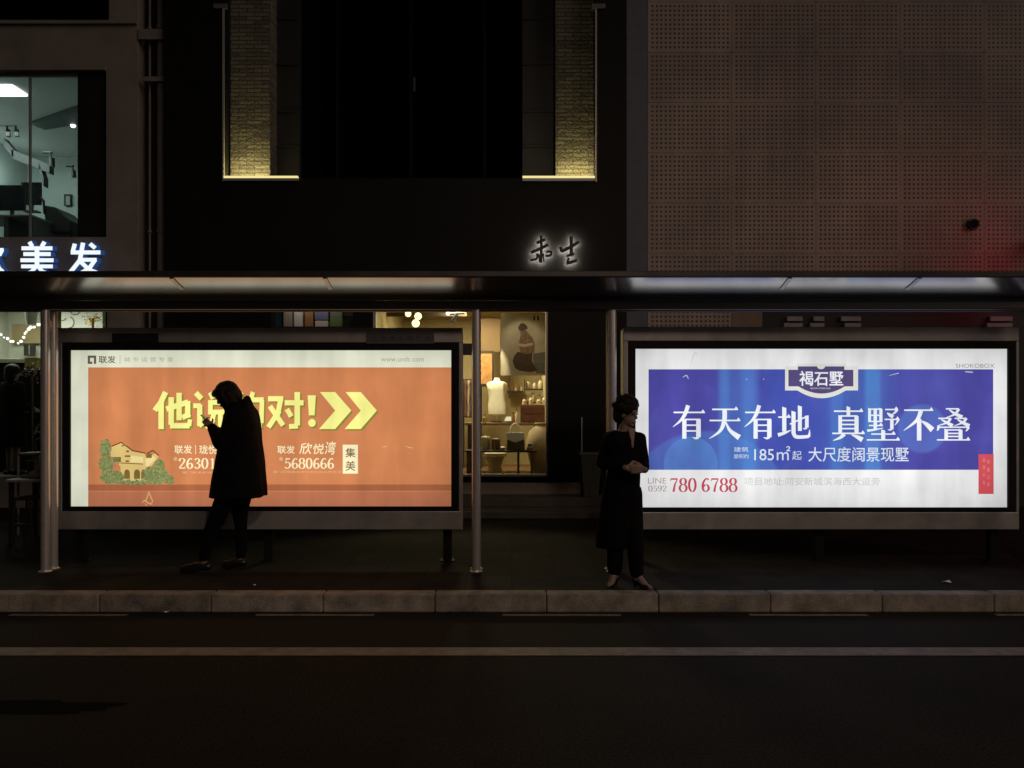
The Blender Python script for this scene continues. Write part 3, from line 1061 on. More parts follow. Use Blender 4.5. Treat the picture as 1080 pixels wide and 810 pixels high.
# ---- dark building with the boutique
M_darkf = mat('dark_fascia', (0.0065, 0.006, 0.004), 0.6, vary=0.3, vscale=2.5, spec=0.2)
XD0, XD1 = WX(176, DB) + 0.004, WX(660, DB)
mid = thing('dark_building', 'dark clad building with brick piers and a boutique below', 'building', ((XD0 + XD1) / 2, DB, 0))
DF = 11.9
h_rec = (WX(236, DF), WX(628.5, DF), WZ(188, DF), 11.0)
h_shop = (WX(393, DF), WX(578, DF), WZ(503, DF), WZ(326, DF))
h_shelf = (WX(286, DF), WX(372, DF), WZ(352, DF), WZ(318, DF))
wall_grid(MB(), XD0, XD1, 0.0, 11.5, DF, DF + 0.2, [h_rec, h_shop, h_shelf]).build('wall', M_darkf, mid)
# recess: floor ledge, brick piers, louvre panels, dark glass
D2 = DF + 0.62
MB().box(h_rec[0] - 0.05, h_rec[1] + 0.05, DF + 0.201, D2 + 0.3, h_rec[2] - 0.2, h_rec[2] - 0.003).build('ledge', M_darkf, mid)


def brick_mat():
    m = bpy.data.materials.new('pier_brick')
    m.use_nodes = True
    nt = m.node_tree
    b = nt.nodes['Principled BSDF']
    tc = nt.nodes.new('ShaderNodeTexCoord')
    sp = nt.nodes.new('ShaderNodeSeparateXYZ')
    nt.links.new(tc.outputs['Object'], sp.inputs[0])
    cb = nt.nodes.new('ShaderNodeCombineXYZ')
    nt.links.new(N(nt, 'ADD', sp.outputs[0], sp.outputs[1]), cb.inputs[0])
    nt.links.new(sp.outputs[2], cb.inputs[1])
    br = nt.nodes.new('ShaderNodeTexBrick')
    br.inputs['Scale'].default_value = 1
    br.inputs['Brick Width'].default_value = 0.24
    br.inputs['Row Height'].default_value = 0.062
    br.inputs['Mortar Size'].default_value = 0.007
    br.inputs['Bias'].default_value = -0.2
    br.inputs['Color1'].default_value = (0.17, 0.155, 0.115, 1)
    br.inputs['Color2'].default_value = (0.07, 0.063, 0.05, 1)
    br.inputs['Mortar'].default_value = (0.05, 0.045, 0.035, 1)
    nt.links.new(cb.outputs[0], br.inputs['Vector'])
    nt.links.new(br.outputs['Color'], b.inputs['Base Color'])
    b.inputs['Roughness'].default_value = 0.9
    n = nt.nodes.new('ShaderNodeTexNoise')
    n.inputs['Scale'].default_value = 30
    nt.links.new(tc.outputs['Object'], n.inputs['Vector'])
    hgt = N(nt, 'ADD', N(nt, 'MULTIPLY', br.outputs['Fac'], -1.0), N(nt, 'MULTIPLY', n.outputs['Fac'], 0.9))
    bp = nt.nodes.new('ShaderNodeBump')
    bp.inputs['Strength'].default_value = 0.9
    bp.inputs['Distance'].default_value = 0.02
    nt.links.new(hgt, bp.inputs['Height'])
    nt.links.new(bp.outputs[0], b.inputs['Normal'])
    return m


M_brick = brick_mat()
for px0, px1 in ((236, 279), (587, 628.5)):
    MB().box(WX(px0, DF) + 0.002, WX(px1, DF) if px0 < 400 else h_rec[1] - 0.002, DF + 0.28, D2 + 0.1, h_rec[2] + 0.002, 11.0).build('brick_pier', M_brick, mid)
lv = mat('louvre_dark', (0.02, 0.02, 0.018), 0.5)
for px0, px1 in ((280, 316), (551, 586)):
    mb = MB()
    mb.box(WX(px0, D2), WX(px1, D2), D2, D2 + 0.05, h_rec[2] + 0.002, 11.0)
    for py in (-40, 20, 68, 118, 155):
        mb.box(WX(px0, D2) + 0.02, WX(px1, D2) - 0.02, D2 - 0.03, D2 - 0.002, WZ(py, D2) - 0.015, WZ(py, D2) + 0.015)
    mb.build('louvre_panel', lv, mid)
MB().box(WX(316.5, D2), WX(550.5, D2), D2 + 0.08, D2 + 0.09, h_rec[2] + 0.002, 11.0).build('window_pane', M_dglass, mid)
mb = MB()
for px in (355, 433, 511):
    mb.box(WX(px, D2) - 0.025, WX(px, D2) + 0.025, D2 + 0.05, D2 + 0.12, h_rec[2] + 0.003, 10.99)
mb.build('mullion', mat('mullion_dark', (0.004, 0.004, 0.004), 0.6, spec=0.1), mid)
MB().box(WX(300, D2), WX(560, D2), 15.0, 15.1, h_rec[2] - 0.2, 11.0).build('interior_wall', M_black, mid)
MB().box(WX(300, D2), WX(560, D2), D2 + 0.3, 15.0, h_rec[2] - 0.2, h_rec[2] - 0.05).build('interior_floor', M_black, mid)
t = thing('reflection_slit', 'faint glowing slit imitating a reflection in the dark upper window', 'lamp', W(437, 97, 14.6))
MB().tube([W(437, 97, 14.6), W(437, 82, 14.6)], 0.022, 8).build('tube', glow('faint_reflection', (0.55, 0.55, 0.48), 0.12), t)  # glowing slit stands in for a slim reflection on the glass
MB().tube([W(437, 98.5, 14.6), W(437, 97, 14.6)], 0.03, 8).build('cap', M_black, t)
# pale metal edge trims
M_trim = mat('pale_trim', (0.45, 0.43, 0.38), 0.45, 0.4)
for x in (h_rec[0], h_rec[1]):
    sgn = 1 if x < 0.0 - 1 else -1
    MB().box(x - 0.012, x + 0.012, DF - 0.03, DF - 0.002, h_rec[2] - 0.06, WZ(10, DF)).build('edge_trim', M_trim, mid)
    MB().box(x - 0.14 if sgn > 0 else x - 0.06, x + 0.06 if sgn > 0 else x + 0.14, DF - 0.035, DF - 0.003, WZ(10, DF) + 0.001, WZ(5, DF)).build('trim_bracket', mat('dull_trim', (0.13, 0.12, 0.11), 0.6), mid)
# LED ledge lights
M_led = glow('led_yellow', (1.0, 0.86, 0.36), 0.95)
for px0, px1, lab in ((237, 315, 'left yellow light strip at the foot of the brick pier'), (551, 627, 'right yellow light strip at the foot of the brick pier')):
    X0, X1, zz = WX(px0, DF), WX(px1, DF), WZ(188, DF)
    t = thing('light_strip', lab, 'light strip', ((X0 + X1) / 2, DF, zz - 0.06))
    MB().box(X0, X1, DF - 0.05, DF - 0.004, zz - 0.05, zz - 0.012).build('channel', M_trim, t)
    MB().box(X0 + 0.002, X1 - 0.002, DF - 0.052, DF - 0.003, zz - 0.011, zz + 0.022).build('led_tube', M_led, t)
    pier = (WX(238, DF), WX(279, DF)) if px0 < 400 else (WX(587, DF), WX(628, DF))
    area_lamp('strip_glow', t, ((pier[0] + pier[1]) / 2, DF + 0.10, zz + 0.012), pier[1] - pier[0], 9.0, (1.0, 0.84, 0.36), (R(180), 0, 0), 0.03)

# halo sign
t = thing('calligraphy_sign', 'dark brush letters with a white halo on the dark fascia', 'sign', W(585, 282, 11.84))
sx, ox, oy = 70 / 1080, 550, 240
def cal(pts, w):
    return [(ox + x * sx, oy + y * sx, w) for x, y in pts]
CAL = [cal([(320, 125), (322, 350), (318, 575)], 2.3), cal([(245, 250), (315, 222), (385, 190)], 2.6), cal([(155, 405), (300, 345), (435, 275)], 2.6),
       cal([(260, 420), (250, 500), (200, 520), (140, 530)], 2.0), cal([(390, 460), (470, 450), (475, 390), (400, 400)], 2.0), cal([(285, 430), (290, 560)], 1.2), cal([(350, 420), (365, 560)], 1.2),
       cal([(630, 310), (648, 360), (650, 395)], 2.6), cal([(645, 390), (790, 320), (935, 230)], 2.8), cal([(805, 140), (812, 300), (808, 470)], 2.8), cal([(735, 470), (800, 440), (860, 430)], 2.2),
       cal([(770, 490), (745, 570)], 2.0), cal([(730, 585), (820, 560), (905, 530)], 2.6)]
mb, mg = MB(), MB()
for k, s in enumerate(CAL):
    for poly in strip([(x, y, w * 1.25) for x, y, w in s]):
        q = [W(x, y, 11.82 - 0.0004 * k) for x, y in poly]
        mb.face(q)
    for poly in strip([(x, y, w * 0.8) for x, y, w in s]):
        mg.face([W(x, y, 11.832) for x, y in poly])
geom = bmesh.ops.extrude_face_region(mb.bm, geom=mb.bm.faces[:])
bmesh.ops.translate(mb.bm, verts=[v for v in geom['geom'] if isinstance(v, bmesh.types.BMVert)], vec=(0, 0.008, 0))
bmesh.ops.recalc_face_normals(mb.bm, faces=mb.bm.faces)
mb.build('brush_letters', M_black, t)
mg.build('back_light', glow('halo_light', (1.0, 0.93, 0.88), 62.0), t)

# niche with bright packages seen just above the left box
MB().box(h_shelf[0] - 0.05, h_shelf[1] + 0.05, DF + 0.7, DF + 0.75, h_shelf[2] - 0.1, h_shelf[3] + 0.1).build('niche_back', M_black, mid)
MB().box(h_shelf[0], h_shelf[1], DF + 0.201, DF + 0.7, WZ(345, DF + 0.3) - 0.03, WZ(345, DF + 0.3)).build('niche_shelf', M_black, mid)
area_lamp('niche_lamp', mid, ((h_shelf[0] + h_shelf[1]) / 2, DF + 0.16, h_shelf[3] - 0.01), 1.0, 0.7, (1, 0.92, 0.8), (R(35), 0, 0), 0.05)
dz = DF + 0.3
for (x0, x1, y0, colr, lab, nm, bits) in (
        (299, 308, 329, (0.27, 0.24, 0.2), 'grey upright book, leftmost in the niche above the left box', 'book', None),
        (310, 319, 329, (0.5, 0.46, 0.42), 'near white upright book between the grey and the brown one', 'book', None),
        (321.5, 330, 329, (0.28, 0.13, 0.04), 'brown orange book beside the blue and white package', 'book', None),
        (332, 346, 329, (0.12, 0.12, 0.22), 'blue package with a white lower half in the niche', 'package', 'white'),
        (348, 361, 326.5, (0.10, 0.18, 0.05), 'green carton at the right end of the niche', 'carton', 'cap')):
    X0, X1, Z0, Z1 = WX(x0, dz), WX(x1, dz), WZ(345, dz) + 0.001, WZ(y0, dz)
    t = thing(nm, lab, nm, ((X0 + X1) / 2, dz, Z0))
    m = mat('pack_%s' % lab.split()[0], colr, 0.6, vary=0.12, vscale=9)
    if bits == 'white':
        zm = Z0 + (Z1 - Z0) * 0.42
        MB().box(X0, X1, dz, dz + 0.16, zm + 0.012, Z1).build('sleeve', m, t, bevel=0.004)
        MB().box(X0 + 0.004, X1 - 0.004, dz + 0.003, dz + 0.157, Z0, zm).build('tray', mat('pack_cream', (0.5, 0.44, 0.4), 0.6), t, bevel=0.004)
    elif bits == 'cap':
        zm = Z0 + (Z1 - Z0) * 0.5
        MB().box(X0, X1, dz, dz + 0.18, Z0, zm).build('carton_base', m, t, bevel=0.004)
        MB().box(X0 + 0.002, X1 - 0.002, dz + 0.002, dz + 0.178, zm + 0.001, Z1).build('lid', mat('pack_darkgreen', (0.09, 0.12, 0.08), 0.6), t, bevel=0.004)
    else:
        MB().box(X0, X1, dz, dz + 0.15, Z0, Z1).build('cover', m, t, bevel=0.004)
        MB().box(X0 + 0.01, X1 - 0.01, dz + 0.01, dz + 0.152, Z0 + 0.004, Z1 + 0.003).build('pages', mat('page_edges', (0.5, 0.47, 0.4), 0.8), t)

# boutique
M_bout = mat('boutique_wall', (0.42, 0.34, 0.19), 0.8, vary=0.1, vscale=2)
M_wood = mat('warm_wood', (0.16, 0.08, 0.035), 0.5, vary=0.35, vscale=7, stretch=(0.3, 1, 1))
M_dwood = mat('dark_wood', (0.035, 0.02, 0.012), 0.5, vary=0.3, vscale=7)
zsf = h_shop[2] - 0.06
room(mid, h_shop, DF + 0.2, 15.2, zsf, h_shop[3] + 0.25, M_bout, M_wood, M_bout)
MB().box(h_shop[0] + 0.002, h_shop[1] - 0.002, DF + 0.08, DF + 0.088, h_shop[2] + 0.002, h_shop[3] - 0.002).build('window_pane', M_glass, mid)
fr = MB()
for px in (394.3, 577.2):
    fr.box(WX(px, DF) - 0.018, WX(px, DF) + 0.018, DF + 0.04, DF + 0.13, h_shop[2] + 0.003, h_shop[3] - 0.003)
fr.box(h_shop[0] + 0.04, h_shop[1] - 0.04, DF + 0.041, DF + 0.129, h_shop[2] + 0.003, h_shop[2] + 0.035)
fr.box(h_shop[0] + 0.04, h_shop[1] - 0.04, DF + 0.041, DF + 0.129, h_shop[3] - 0.03, h_shop[3] - 0.003)
fr.build('window_frame', M_trim, mid)
# transom rail seen beside the left box
MB().box(WX(487, DF), WX(506, DF), DF + 0.042, DF + 0.128, WZ(374, DF), WZ(362, DF)).build('transom', M_dwood, mid)
area_lamp('boutique_lamp', mid, (WX(495, 13.2), 13.2, h_shop[3] + 0.2), 0.7, 125, (1.0, 0.80, 0.47))
def sp(loc, tgt, e, ang, colr, parent=mid):  # unseen spots added to brighten the print and goods
    l = bpy.data.lights.new('fill_spot', 'SPOT')
    l.energy = e; l.color = colr; l.spot_size = R(ang); l.spot_blend = 0.6; l.shadow_soft_size = 0.03
    o = bpy.data.objects.new('fill_spot', l)
    COL.objects.link(o); o.parent = parent
    o.location = Vector(loc) - ROOT[parent]
    o.rotation_euler = (Vector(tgt) - Vector(loc)).to_track_quat('-Z', 'Y').to_euler()
sp((WX(520, 12.4), 12.5, h_shop[3] - 0.02), W(524, 425, 13.3), 190, 30, (1.0, 0.86, 0.58))
sp((WX(545, 12.35), 12.3, h_shop[3] + 0.1), W(552, 372, 13.0), 16, 70, (1.0, 0.84, 0.6))
sp((WX(535, 12.3), 12.25, h_shop[3] + 0.1), W(540, 465, 12.4), 45, 50, (1.0, 0.84, 0.6))
t = thing('chandelier', 'cluster of three warm bulbs above the left box right side', 'lamp', W(437, 346, 12.8))
for k, (x, y, r) in enumerate(((430.5, 331, 0.05), (441, 333.5, 0.06), (438.5, 341, 0.065))):
    MB().ball(W(x, y, 12.8 + 0.06 * k), r, 16, 10).build('bulb', glow('warm_bulb', (1.0, 0.80, 0.36), 2.6), t, smooth=True)
    MB().tube([W(x, y, 12.8 + 0.06 * k) + Vector((0, 0, r * 0.9)), W(x, y, 12.8 + 0.06 * k) + Vector((0, 0, 0.6))], 0.006, 6).build('cord', M_black, t)
t = thing('track_spotlight', 'small black spotlight with a bright lamp beside the chandelier', 'spotlight', W(478, 340, 13.0))
MB().tube([W(490, 330, 13.0), W(474, 331, 13.0)], 0.02, 8).tube([W(482, 331, 13.0), W(476, 340, 13.0)], 0.035, 10).build('spot_body', M_black, t, smooth=True)
MB().ball(W(472.5, 330.5, 12.97), 0.03).build('lamp', glow('small_lamp', (1, 1, 1)), t, smooth=True)
tag(MB().box(WX(395, 13.2), WX(492, 13.2), 13.2, 13.3, WZ(333.5, 13.2), WZ(329.5, 13.2)).build('ceiling_track', M_dwood), 'dark ceiling rail behind the chandelier bulbs', 'rail')

# furnishings of the boutique
t = thing('hanging_print', 'sepia hanging print of a kneeling figure in the boutique window', 'poster', W(552, 396, 12.95))
dp = 12.95
MB().pbox(528, 577, 330, 396, dp, dp + 0.012).build('cloth', mat('sepia_cloth', (0.30, 0.24, 0.17), 0.9, vary=0.25, vscale=3), t)
M_sdark = mat('sepia_dark', (0.05, 0.026, 0.016), 0.9, vary=0.5, vscale=14)
bp_ = MB()
ppoly(bp_, [(546.5, 345), (549, 341.2), (553, 341), (556, 344), (556.5, 347), (554, 347.5), (551.5, 349), (547.5, 348.5)], dp - 0.005)
bp_.build('painted_hair', M_sdark, t)
bp_ = MB()
ppoly(bp_, [(548.5, 348), (554, 347), (557, 351), (561.5, 356), (564, 363), (563.5, 372), (556, 374), (549, 372), (547, 362), (549, 354)], dp - 0.003)
bp_.build('painted_robe', mat('sepia_robe', (0.15, 0.085, 0.05), 0.9, vary=0.5, vscale=22), t)
bp_ = MB()
ppoly(bp_, [(546, 371), (556, 373.5), (561.5, 372), (561, 380), (563.5, 386), (566.5, 391), (560, 392.5), (548, 391), (543, 388), (540.5, 381), (542.5, 375)], dp - 0.0045)
bp_.build('painted_skirt', M_sdark, t)
bp_ = MB()
ppoly(bp_, [(562, 373), (577, 371), (577, 394), (566, 394), (563, 386)], dp - 0.002)
bp_.build('painted_ground', mat('sepia_grey', (0.11, 0.09, 0.075), 0.9, vary=0.3, vscale=12), t)
bp_ = MB()
ppoly(bp_, [(546.5, 362), (553, 363), (562, 361.5), (562, 364), (553, 366), (546.5, 365)], dp - 0.006)
ppoly(bp_, [(570, 366), (571.5, 361), (572, 366)], dp - 0.006)
bp_.build('painted_sash', mat('sepia_light', (0.36, 0.24, 0.16), 0.9), t)
MB().pbox(562.5, 564.5, 333, 338, dp - 0.004, dp - 0.002).pbox(566.5, 568.5, 333, 338, dp - 0.004, dp - 0.002).build('seal_mark', mat('sepia_dark', (0.07, 0.035, 0.02)), t)
tag(MB().pbox(507, 527.5, 336, 371, 14.2, 14.3).build('wall_panel', mat('brown_board', (0.17, 0.105, 0.05), 0.7, vary=0.1)), 'plain brown board left of the sepia print', 'board')
t = thing('painting', 'narrow orange painting in a dark frame below the brown board', 'painting', W(515, 408, 14.1))
MB().pbox(505, 521, 370, 408, 14.1, 14.15).build('frame', M_dwood, t)
MB().pbox(507, 519, 373, 405, 14.085, 14.095).build('canvas', mat('orange_canvas', (0.42, 0.2, 0.07), 0.7, vary=0.5, vscale=8), t)
tag(MB().pbox(536.5, 538, 396, 420, 13.8, 13.84).build('rod', M_dwood), 'thin dark rod under the sepia print', 'rod')

def dress_form():
    d = 13.2
    c = W(524, 452, d)
    t = thing('dress_form', 'cream headless dress form lit from above on the long table', 'mannequin', c)
    s = d / F
    prof = [(1, 452), (1, 445), (9, 443), (9.5, 434), (8.5, 426), (10, 418), (11, 412), (9, 409.5), (4, 408.5), (3, 406.5), (2.6, 405)]
    MB().lathe([(max(0.012, r * s), (452 - y) * s) for r, y in prof], c, 24, 1.0, 0.62).build('torso', mat('cream_linen', (0.72, 0.64, 0.48), 0.8, vary=0.08, vscale=10), t, smooth=True)
    MB().lathe([(0.09, 0), (0.09, 0.02), (0.02, 0.03)], c, 18).build('base', M_dwood, t, smooth=True)
    return t


d = 13.2
zt = WZ(446, 12.95)
t = thing('long_table', 'long brown table carrying the dress form in the boutique', 'table', (WX(545, 13), 13.2, zsf))
MB().box(WX(490, 12.95), WX(570, 12.95), 12.95, 13.6, zt - 0.04, zt).build('table_top', M_wood, t, bevel=0.006)
for x_ in (493, 564):
    for y_ in (13.0, 13.5):
        MB().box(WX(x_, 12.95), WX(x_, 12.95) + 0.06, y_, y_ + 0.06, zsf, zt - 0.041).build('leg', M_dwood, t)
ft = dress_form()
zft = zt - WZ(452, 13.2)
ft.location.z += zft + 0.001
ROOT[ft] = Vector(ft.location)
t = thing('wooden_chest', 'reddish drawer chest at the right end of the long table', 'chest', (WX(563, 13.1), 13.2, zt))
MB().box(WX(549, 13.0), WX(580, 13.0), 13.05, 13.45, zt + 0.001, WZ(427, 13.0)).build('case', mat('red_wood', (0.16, 0.06, 0.035), 0.5, vary=0.3), t, bevel=0.006)
for k in range(2):
    z0 = zt + 0.02 + k * 0.13
    MB().box(WX(551, 13.0), WX(577, 13.0), 13.035, 13.048, z0, z0 + 0.115).build('drawer', mat('red_wood', (0.16, 0.06, 0.035)), t, bevel=0.003)
t = thing('ceramic_jars', 'row of pale ceramic jars on the shelf above the chest', 'jars', W(566, 426, 13.9))
t['label'] = 'glass rack with pale jars above the drawer chest'
t.name = 'jar_rack'
t['category'] = 'rack'
for yy in (424, 410):
    MB().pbox(553, 580, yy, yy + 1.2, 13.8, 14.05).build('shelf', M_dwood, t)
for k, (x_, y_, r_) in enumerate(((556, 424, 2.2), (562, 424, 3.0), (569, 424, 2.4), (575, 424, 3.0), (557, 410, 2.4), (564, 410, 2.0), (570, 410, 2.8), (576, 410, 2.2))):
    s = 13.9 / F
    c = W(x_, y_, 13.9)
    MB().lathe([(r_ * s * .8, 0.001), (r_ * s, r_ * s), (r_ * s * 0.9, 2.4 * r_ * s), (r_ * s * .5, 3 * r_ * s), (r_ * s * .6, 3.3 * r_ * s)], c, 14).build('jar', mat('pale_ceramic', (0.55, 0.48, 0.36), 0.35), t, smooth=True)
for x_ in (553, 579):
    MB().pbox(x_, x_ + 1, 400, 446, 13.82, 13.9).build('upright', M_dwood, t)
t = thing('table_lamp', 'small bright lamp beside the dress form', 'lamp', W(537, 446, 13.1))
t.location.z = zt
ROOT[t] = Vector(t.location)
cc = Vector((WX(537, 13.05), 13.1, zt))
MB().lathe([(0.05, 0.001), (0.05, 0.015), (0.01, 0.02), (0.01, 0.1)], cc, 16).build('base', M_dwood, t, smooth=True)
MB().lathe([(0.075, 0.03), (0.08, 0.035), (0.05, 0.10), (0.045, 0.1)], cc, 16).build('lamp_shade', glow('lamp_shade_glow', (1.0, 0.84, 0.5), 1.0), t, smooth=True)

# small goods
def bottle(x_, d_, z_, h_, r_, colr, label, group=None):
    t = thing('bottle', label, 'bottle', (WX(x_, d_), d_, z_), group)
    c = (WX(x_, d_), d_, z_)
    MB().lathe([(r_ * .95, 0.001), (r_, 0.01), (r_, h_ * .6), (r_ * .4, h_ * .75), (r_ * .35, h_ * .92)], c, 14).build('bottle_body', mat('bottle_%d' % int(colr[0] * 100), colr, 0.15), t, smooth=True)
    MB().lathe([(r_ * .45, h_ * .921), (r_ * .45, h_), (r_ * .3, h_ + 0.003)], c, 12).build('cap', M_dwood, t, smooth=True)


bottle(541, 13.02, zt + 0.001, 0.17, 0.03, (0.35, 0.14, 0.05), 'amber bottle between the small lamp and the drawer chest')
bottle(545, 13.08, zt + 0.001, 0.22, 0.026, (0.62, 0.55, 0.4), 'tall pale bottle touching the drawer chest')
bottle(511, 13.0, zt + 0.001, 0.14, 0.032, (0.5, 0.3, 0.1), 'squat amber bottle left of the dress form')
for k, x_ in enumerate((553, 560, 568, 574)):
    bottle(x_, 13.2, WZ(427, 13.0) + 0.001, 0.12 + 0.03 * (k % 2), 0.035, (0.6, 0.5, 0.34), 'small cream bottle on top of the drawer chest', 'bottles on the drawer chest')
t = thing('scarf_rail', 'clothes rail with brown garments left of the dress form', 'clothes rail', (WX(503, 14.3), 14.3, zsf))
MB().tube([(WX(488, 14.3), 14.3, WZ(400, 14.3)), (WX(508, 14.3), 14.3, WZ(400, 14.3))], 0.015, 8).tube([(WX(489, 14.3), 14.3, zsf + 0.002), (WX(489, 14.3), 14.3, WZ(400, 14.3))], 0.015, 8).tube([(WX(507.5, 14.3), 14.3, zsf + 0.002), (WX(507.5, 14.3), 14.3, WZ(400, 14.3))], 0.015, 8).build('rail', M_dwood, t)
for k, x_ in enumerate((491.5, 494.5, 497.5, 500.5, 503.5)):
    cg_ = ((0.12, 0.05, 0.03), (0.3, 0.22, 0.15), (0.05, 0.04, 0.05), (0.35, 0.3, 0.24), (0.16, 0.07, 0.05))[k]
    f = Solid()
    f.loft([[(WX(x_, 14.3) + w_ * math.cos(a_), 14.3 + 0.2 * w2 * math.sin(a_), z_) for a_ in [2 * math.pi * q / 16 for q in range(16)]] for z_, w_, w2 in ((WZ(440, 14.3), 0.045, 1.1), (WZ(420, 14.3), 0.04, 1.0), (WZ(404, 14.3), 0.03, 0.9), (WZ(401, 14.3), 0.012, 0.3))])
    bmesh.ops.translate(f.bm, verts=f.bm.verts, vec=-Vector(t.location))
    f.build('garment', mat('garment_%d' % k, cg_, 0.9, vary=0.3, vscale=20), t, 0.012, 0.012, 16, 1)
t = thing('book_stack', 'stack of three books on the bench beside the handbag', 'books', (WX(558, 12.4), 12.4, WZ(475, 12.3)))
for k, cg_ in enumerate(((0.3, 0.1, 0.06), (0.55, 0.48, 0.36), (0.1, 0.09, 0.12))):
    z_ = WZ(475, 12.3) + 0.002 + 0.033 * k
    MB().box(WX(555.5, 12.4) + 0.008 * k, WX(562, 12.4) - 0.006 * k, 12.33, 12.5, z_, z_ + 0.031).build('book', mat('book_%d' % k, cg_, 0.6), t, bevel=0.003)
t = thing('wall_shelf', 'narrow wall shelf with trinkets under the sepia print', 'shelf', W(545, 412, 14.9))
MB().pbox(535, 552, 412, 414, 14.85, 15.15).build('board', M_dwood, t)
for k, (x_, h_) in enumerate(((537, 5), (540.5, 8), (544, 4), (547, 7), (550, 5))):
    s_ = 14.9 / F
    MB().lathe([(1.2 * s_, 0.001), (1.4 * s_, h_ * .4 * s_), (0.6 * s_, h_ * .8 * s_), (0.8 * s_, h_ * s_)], W(x_, 412, 14.95), 12).build('trinket', mat('trinket_%d' % (k % 2), ((0.6, 0.5, 0.3), (0.3, 0.14, 0.07))[k % 2], 0.4), t, smooth=True)
sp((WX(568, 13.25), 13.2, h_shop[3] + 0.1), W(566, 425, 13.4), 60, 40, (1.0, 0.82, 0.55))

# front display bench with pots and handbag
zb = WZ(475, 12.3)
t = thing('display_bench', 'low dark display bench just inside the boutique window', 'bench', (WX(535, 12.4), 12.4, zsf))
MB().box(WX(490, 12.3), WX(566, 12.3), 12.28, 12.62, zb - 0.03, zb).build('bench_top', M_dwood, t, bevel=0.004)
for x_ in (492, 545.5, 560):
    for y_ in (12.3, 12.57):
        MB().box(WX(x_, 12.3), WX(x_, 12.3) + 0.035, y_, y_ + 0.035, zsf, zb - 0.031).build('leg', mat('bench_leg', (0.10, 0.075, 0.05), 0.4), t)


def jar_at(px, d, r, h, m, label, lid):
    c = Vector((WX(px, d), d, zb + 0.001))
    t = thing('lidded_pot', label, 'pot', c)
    MB().lathe([(r * .9, 0), (r, 0.01), (r, h), (r * .94, h)], c, 20).build('pot_body', m, t, smooth=True)
    MB().lathe([(r * 1.03, 0), (r * 1.03, 0.012), (r * .3, 0.02), (r * .2, 0.035)], c + Vector((0, 0, h + 0.001)), 20).build('lid', lid, t, smooth=True)


M_cream = mat('cream_pot', (0.6, 0.5, 0.33), 0.5)
jar_at(512, 12.45, 0.075, 0.19, M_cream, 'cream cylinder pot at the left of the bench', M_cream)
jar_at(523, 12.42, 0.07, 0.16, mat('brown_pot', (0.2, 0.12, 0.05), 0.5), 'brown pot between the cream pot and the handbag', mat('grey_lid', (0.22, 0.2, 0.17), 0.6))
tag(MB().ball(Vector((WX(530, 12.36), 12.36, zb + 0.031)), (0.045, 0.045, 0.03)).build('bun', M_cream, smooth=True), 'small cream lump on the bench before the handbag', 'ornament')


def handbag():
    d = 12.4
    t = thing('handbag', 'brown handbag with a pale flap and round handle on the bench', 'handbag', (WX(543.5, d), d, zb + 0.001))
    pts = [(534, 474.5), (553.5, 474.5), (553, 458), (535, 458)]
    MB().prism([(WX(x, d), WZ(y, d)) for x, y in pts], d - 0.07, d + 0.07).build('bag_body', mat('bag_brown', (0.16, 0.11, 0.075), 0.5), t, bevel=0.015)
    f = [(534, 456), (553, 456), (552.5, 463), (543.5, 466.5), (534.5, 463)]
    MB().prism([(WX(x, d), WZ(y, d)) for x, y in f], d - 0.09, d - 0.072).build('flap', mat('bag_flap', (0.7, 0.64, 0.58), 0.5), t, bevel=0.004)
    MB().tube([W(543.5 + 5.5 * math.cos(a), 456 + 9 * -math.sin(a), d) for a in [math.pi * k / 12 for k in range(13)]], 0.012, 8).build('handle', mat('bag_flap', (0.42, 0.38, 0.34)), t, smooth=True)
    o = t
    return o


hb = handbag()
dzz = (zb + 0.001) - WZ(474.5, 12.4)
for ch in hb.children:
    ch.location.z += dzz
t = thing('round_vase', 'big round tan vase by the right window edge', 'vase', (WX(574, 12.7), 12.7, zsf))
MB().lathe([(0.10, 0.001), (0.16, 0.1), (0.24, 0.42), (0.25, 0.55), (0.2, 0.72), (0.09, 0.82), (0.1, 0.86), (0.08, 0.86)], (WX(571, 12.7), 12.7, zsf), 24).build('vase_body', mat('tan_clay', (0.36, 0.26, 0.15), 0.6, vary=0.2), t, smooth=True)
MB().lathe([(0.105, 0.8), (0.115, 0.81), (0.11, 0.83)], (WX(571, 12.7), 12.7, zsf + 0.035), 24).build('rim', mat('tan_clay', (0.36, 0.26, 0.15)), t, smooth=True)
t = thing('round_stool', 'pale round stool on the floor under the bench', 'stool', (WX(522, 12.9), 12.9, zsf))
MB().lathe([(0.17, 0.30), (0.19, 0.31), (0.19, 0.36), (0.17, 0.37)], (WX(522, 12.9), 12.9, zsf), 24).build('seat', mat('stool_cream', (0.4, 0.34, 0.22), 0.8), t, smooth=True)
MB().lathe([(0.15, 0.001), (0.10, 0.15), (0.15, 0.299)], (WX(522, 12.9), 12.9, zsf), 24).build('base', mat('stool_cream', (0.4, 0.34, 0.22)), t, smooth=True)

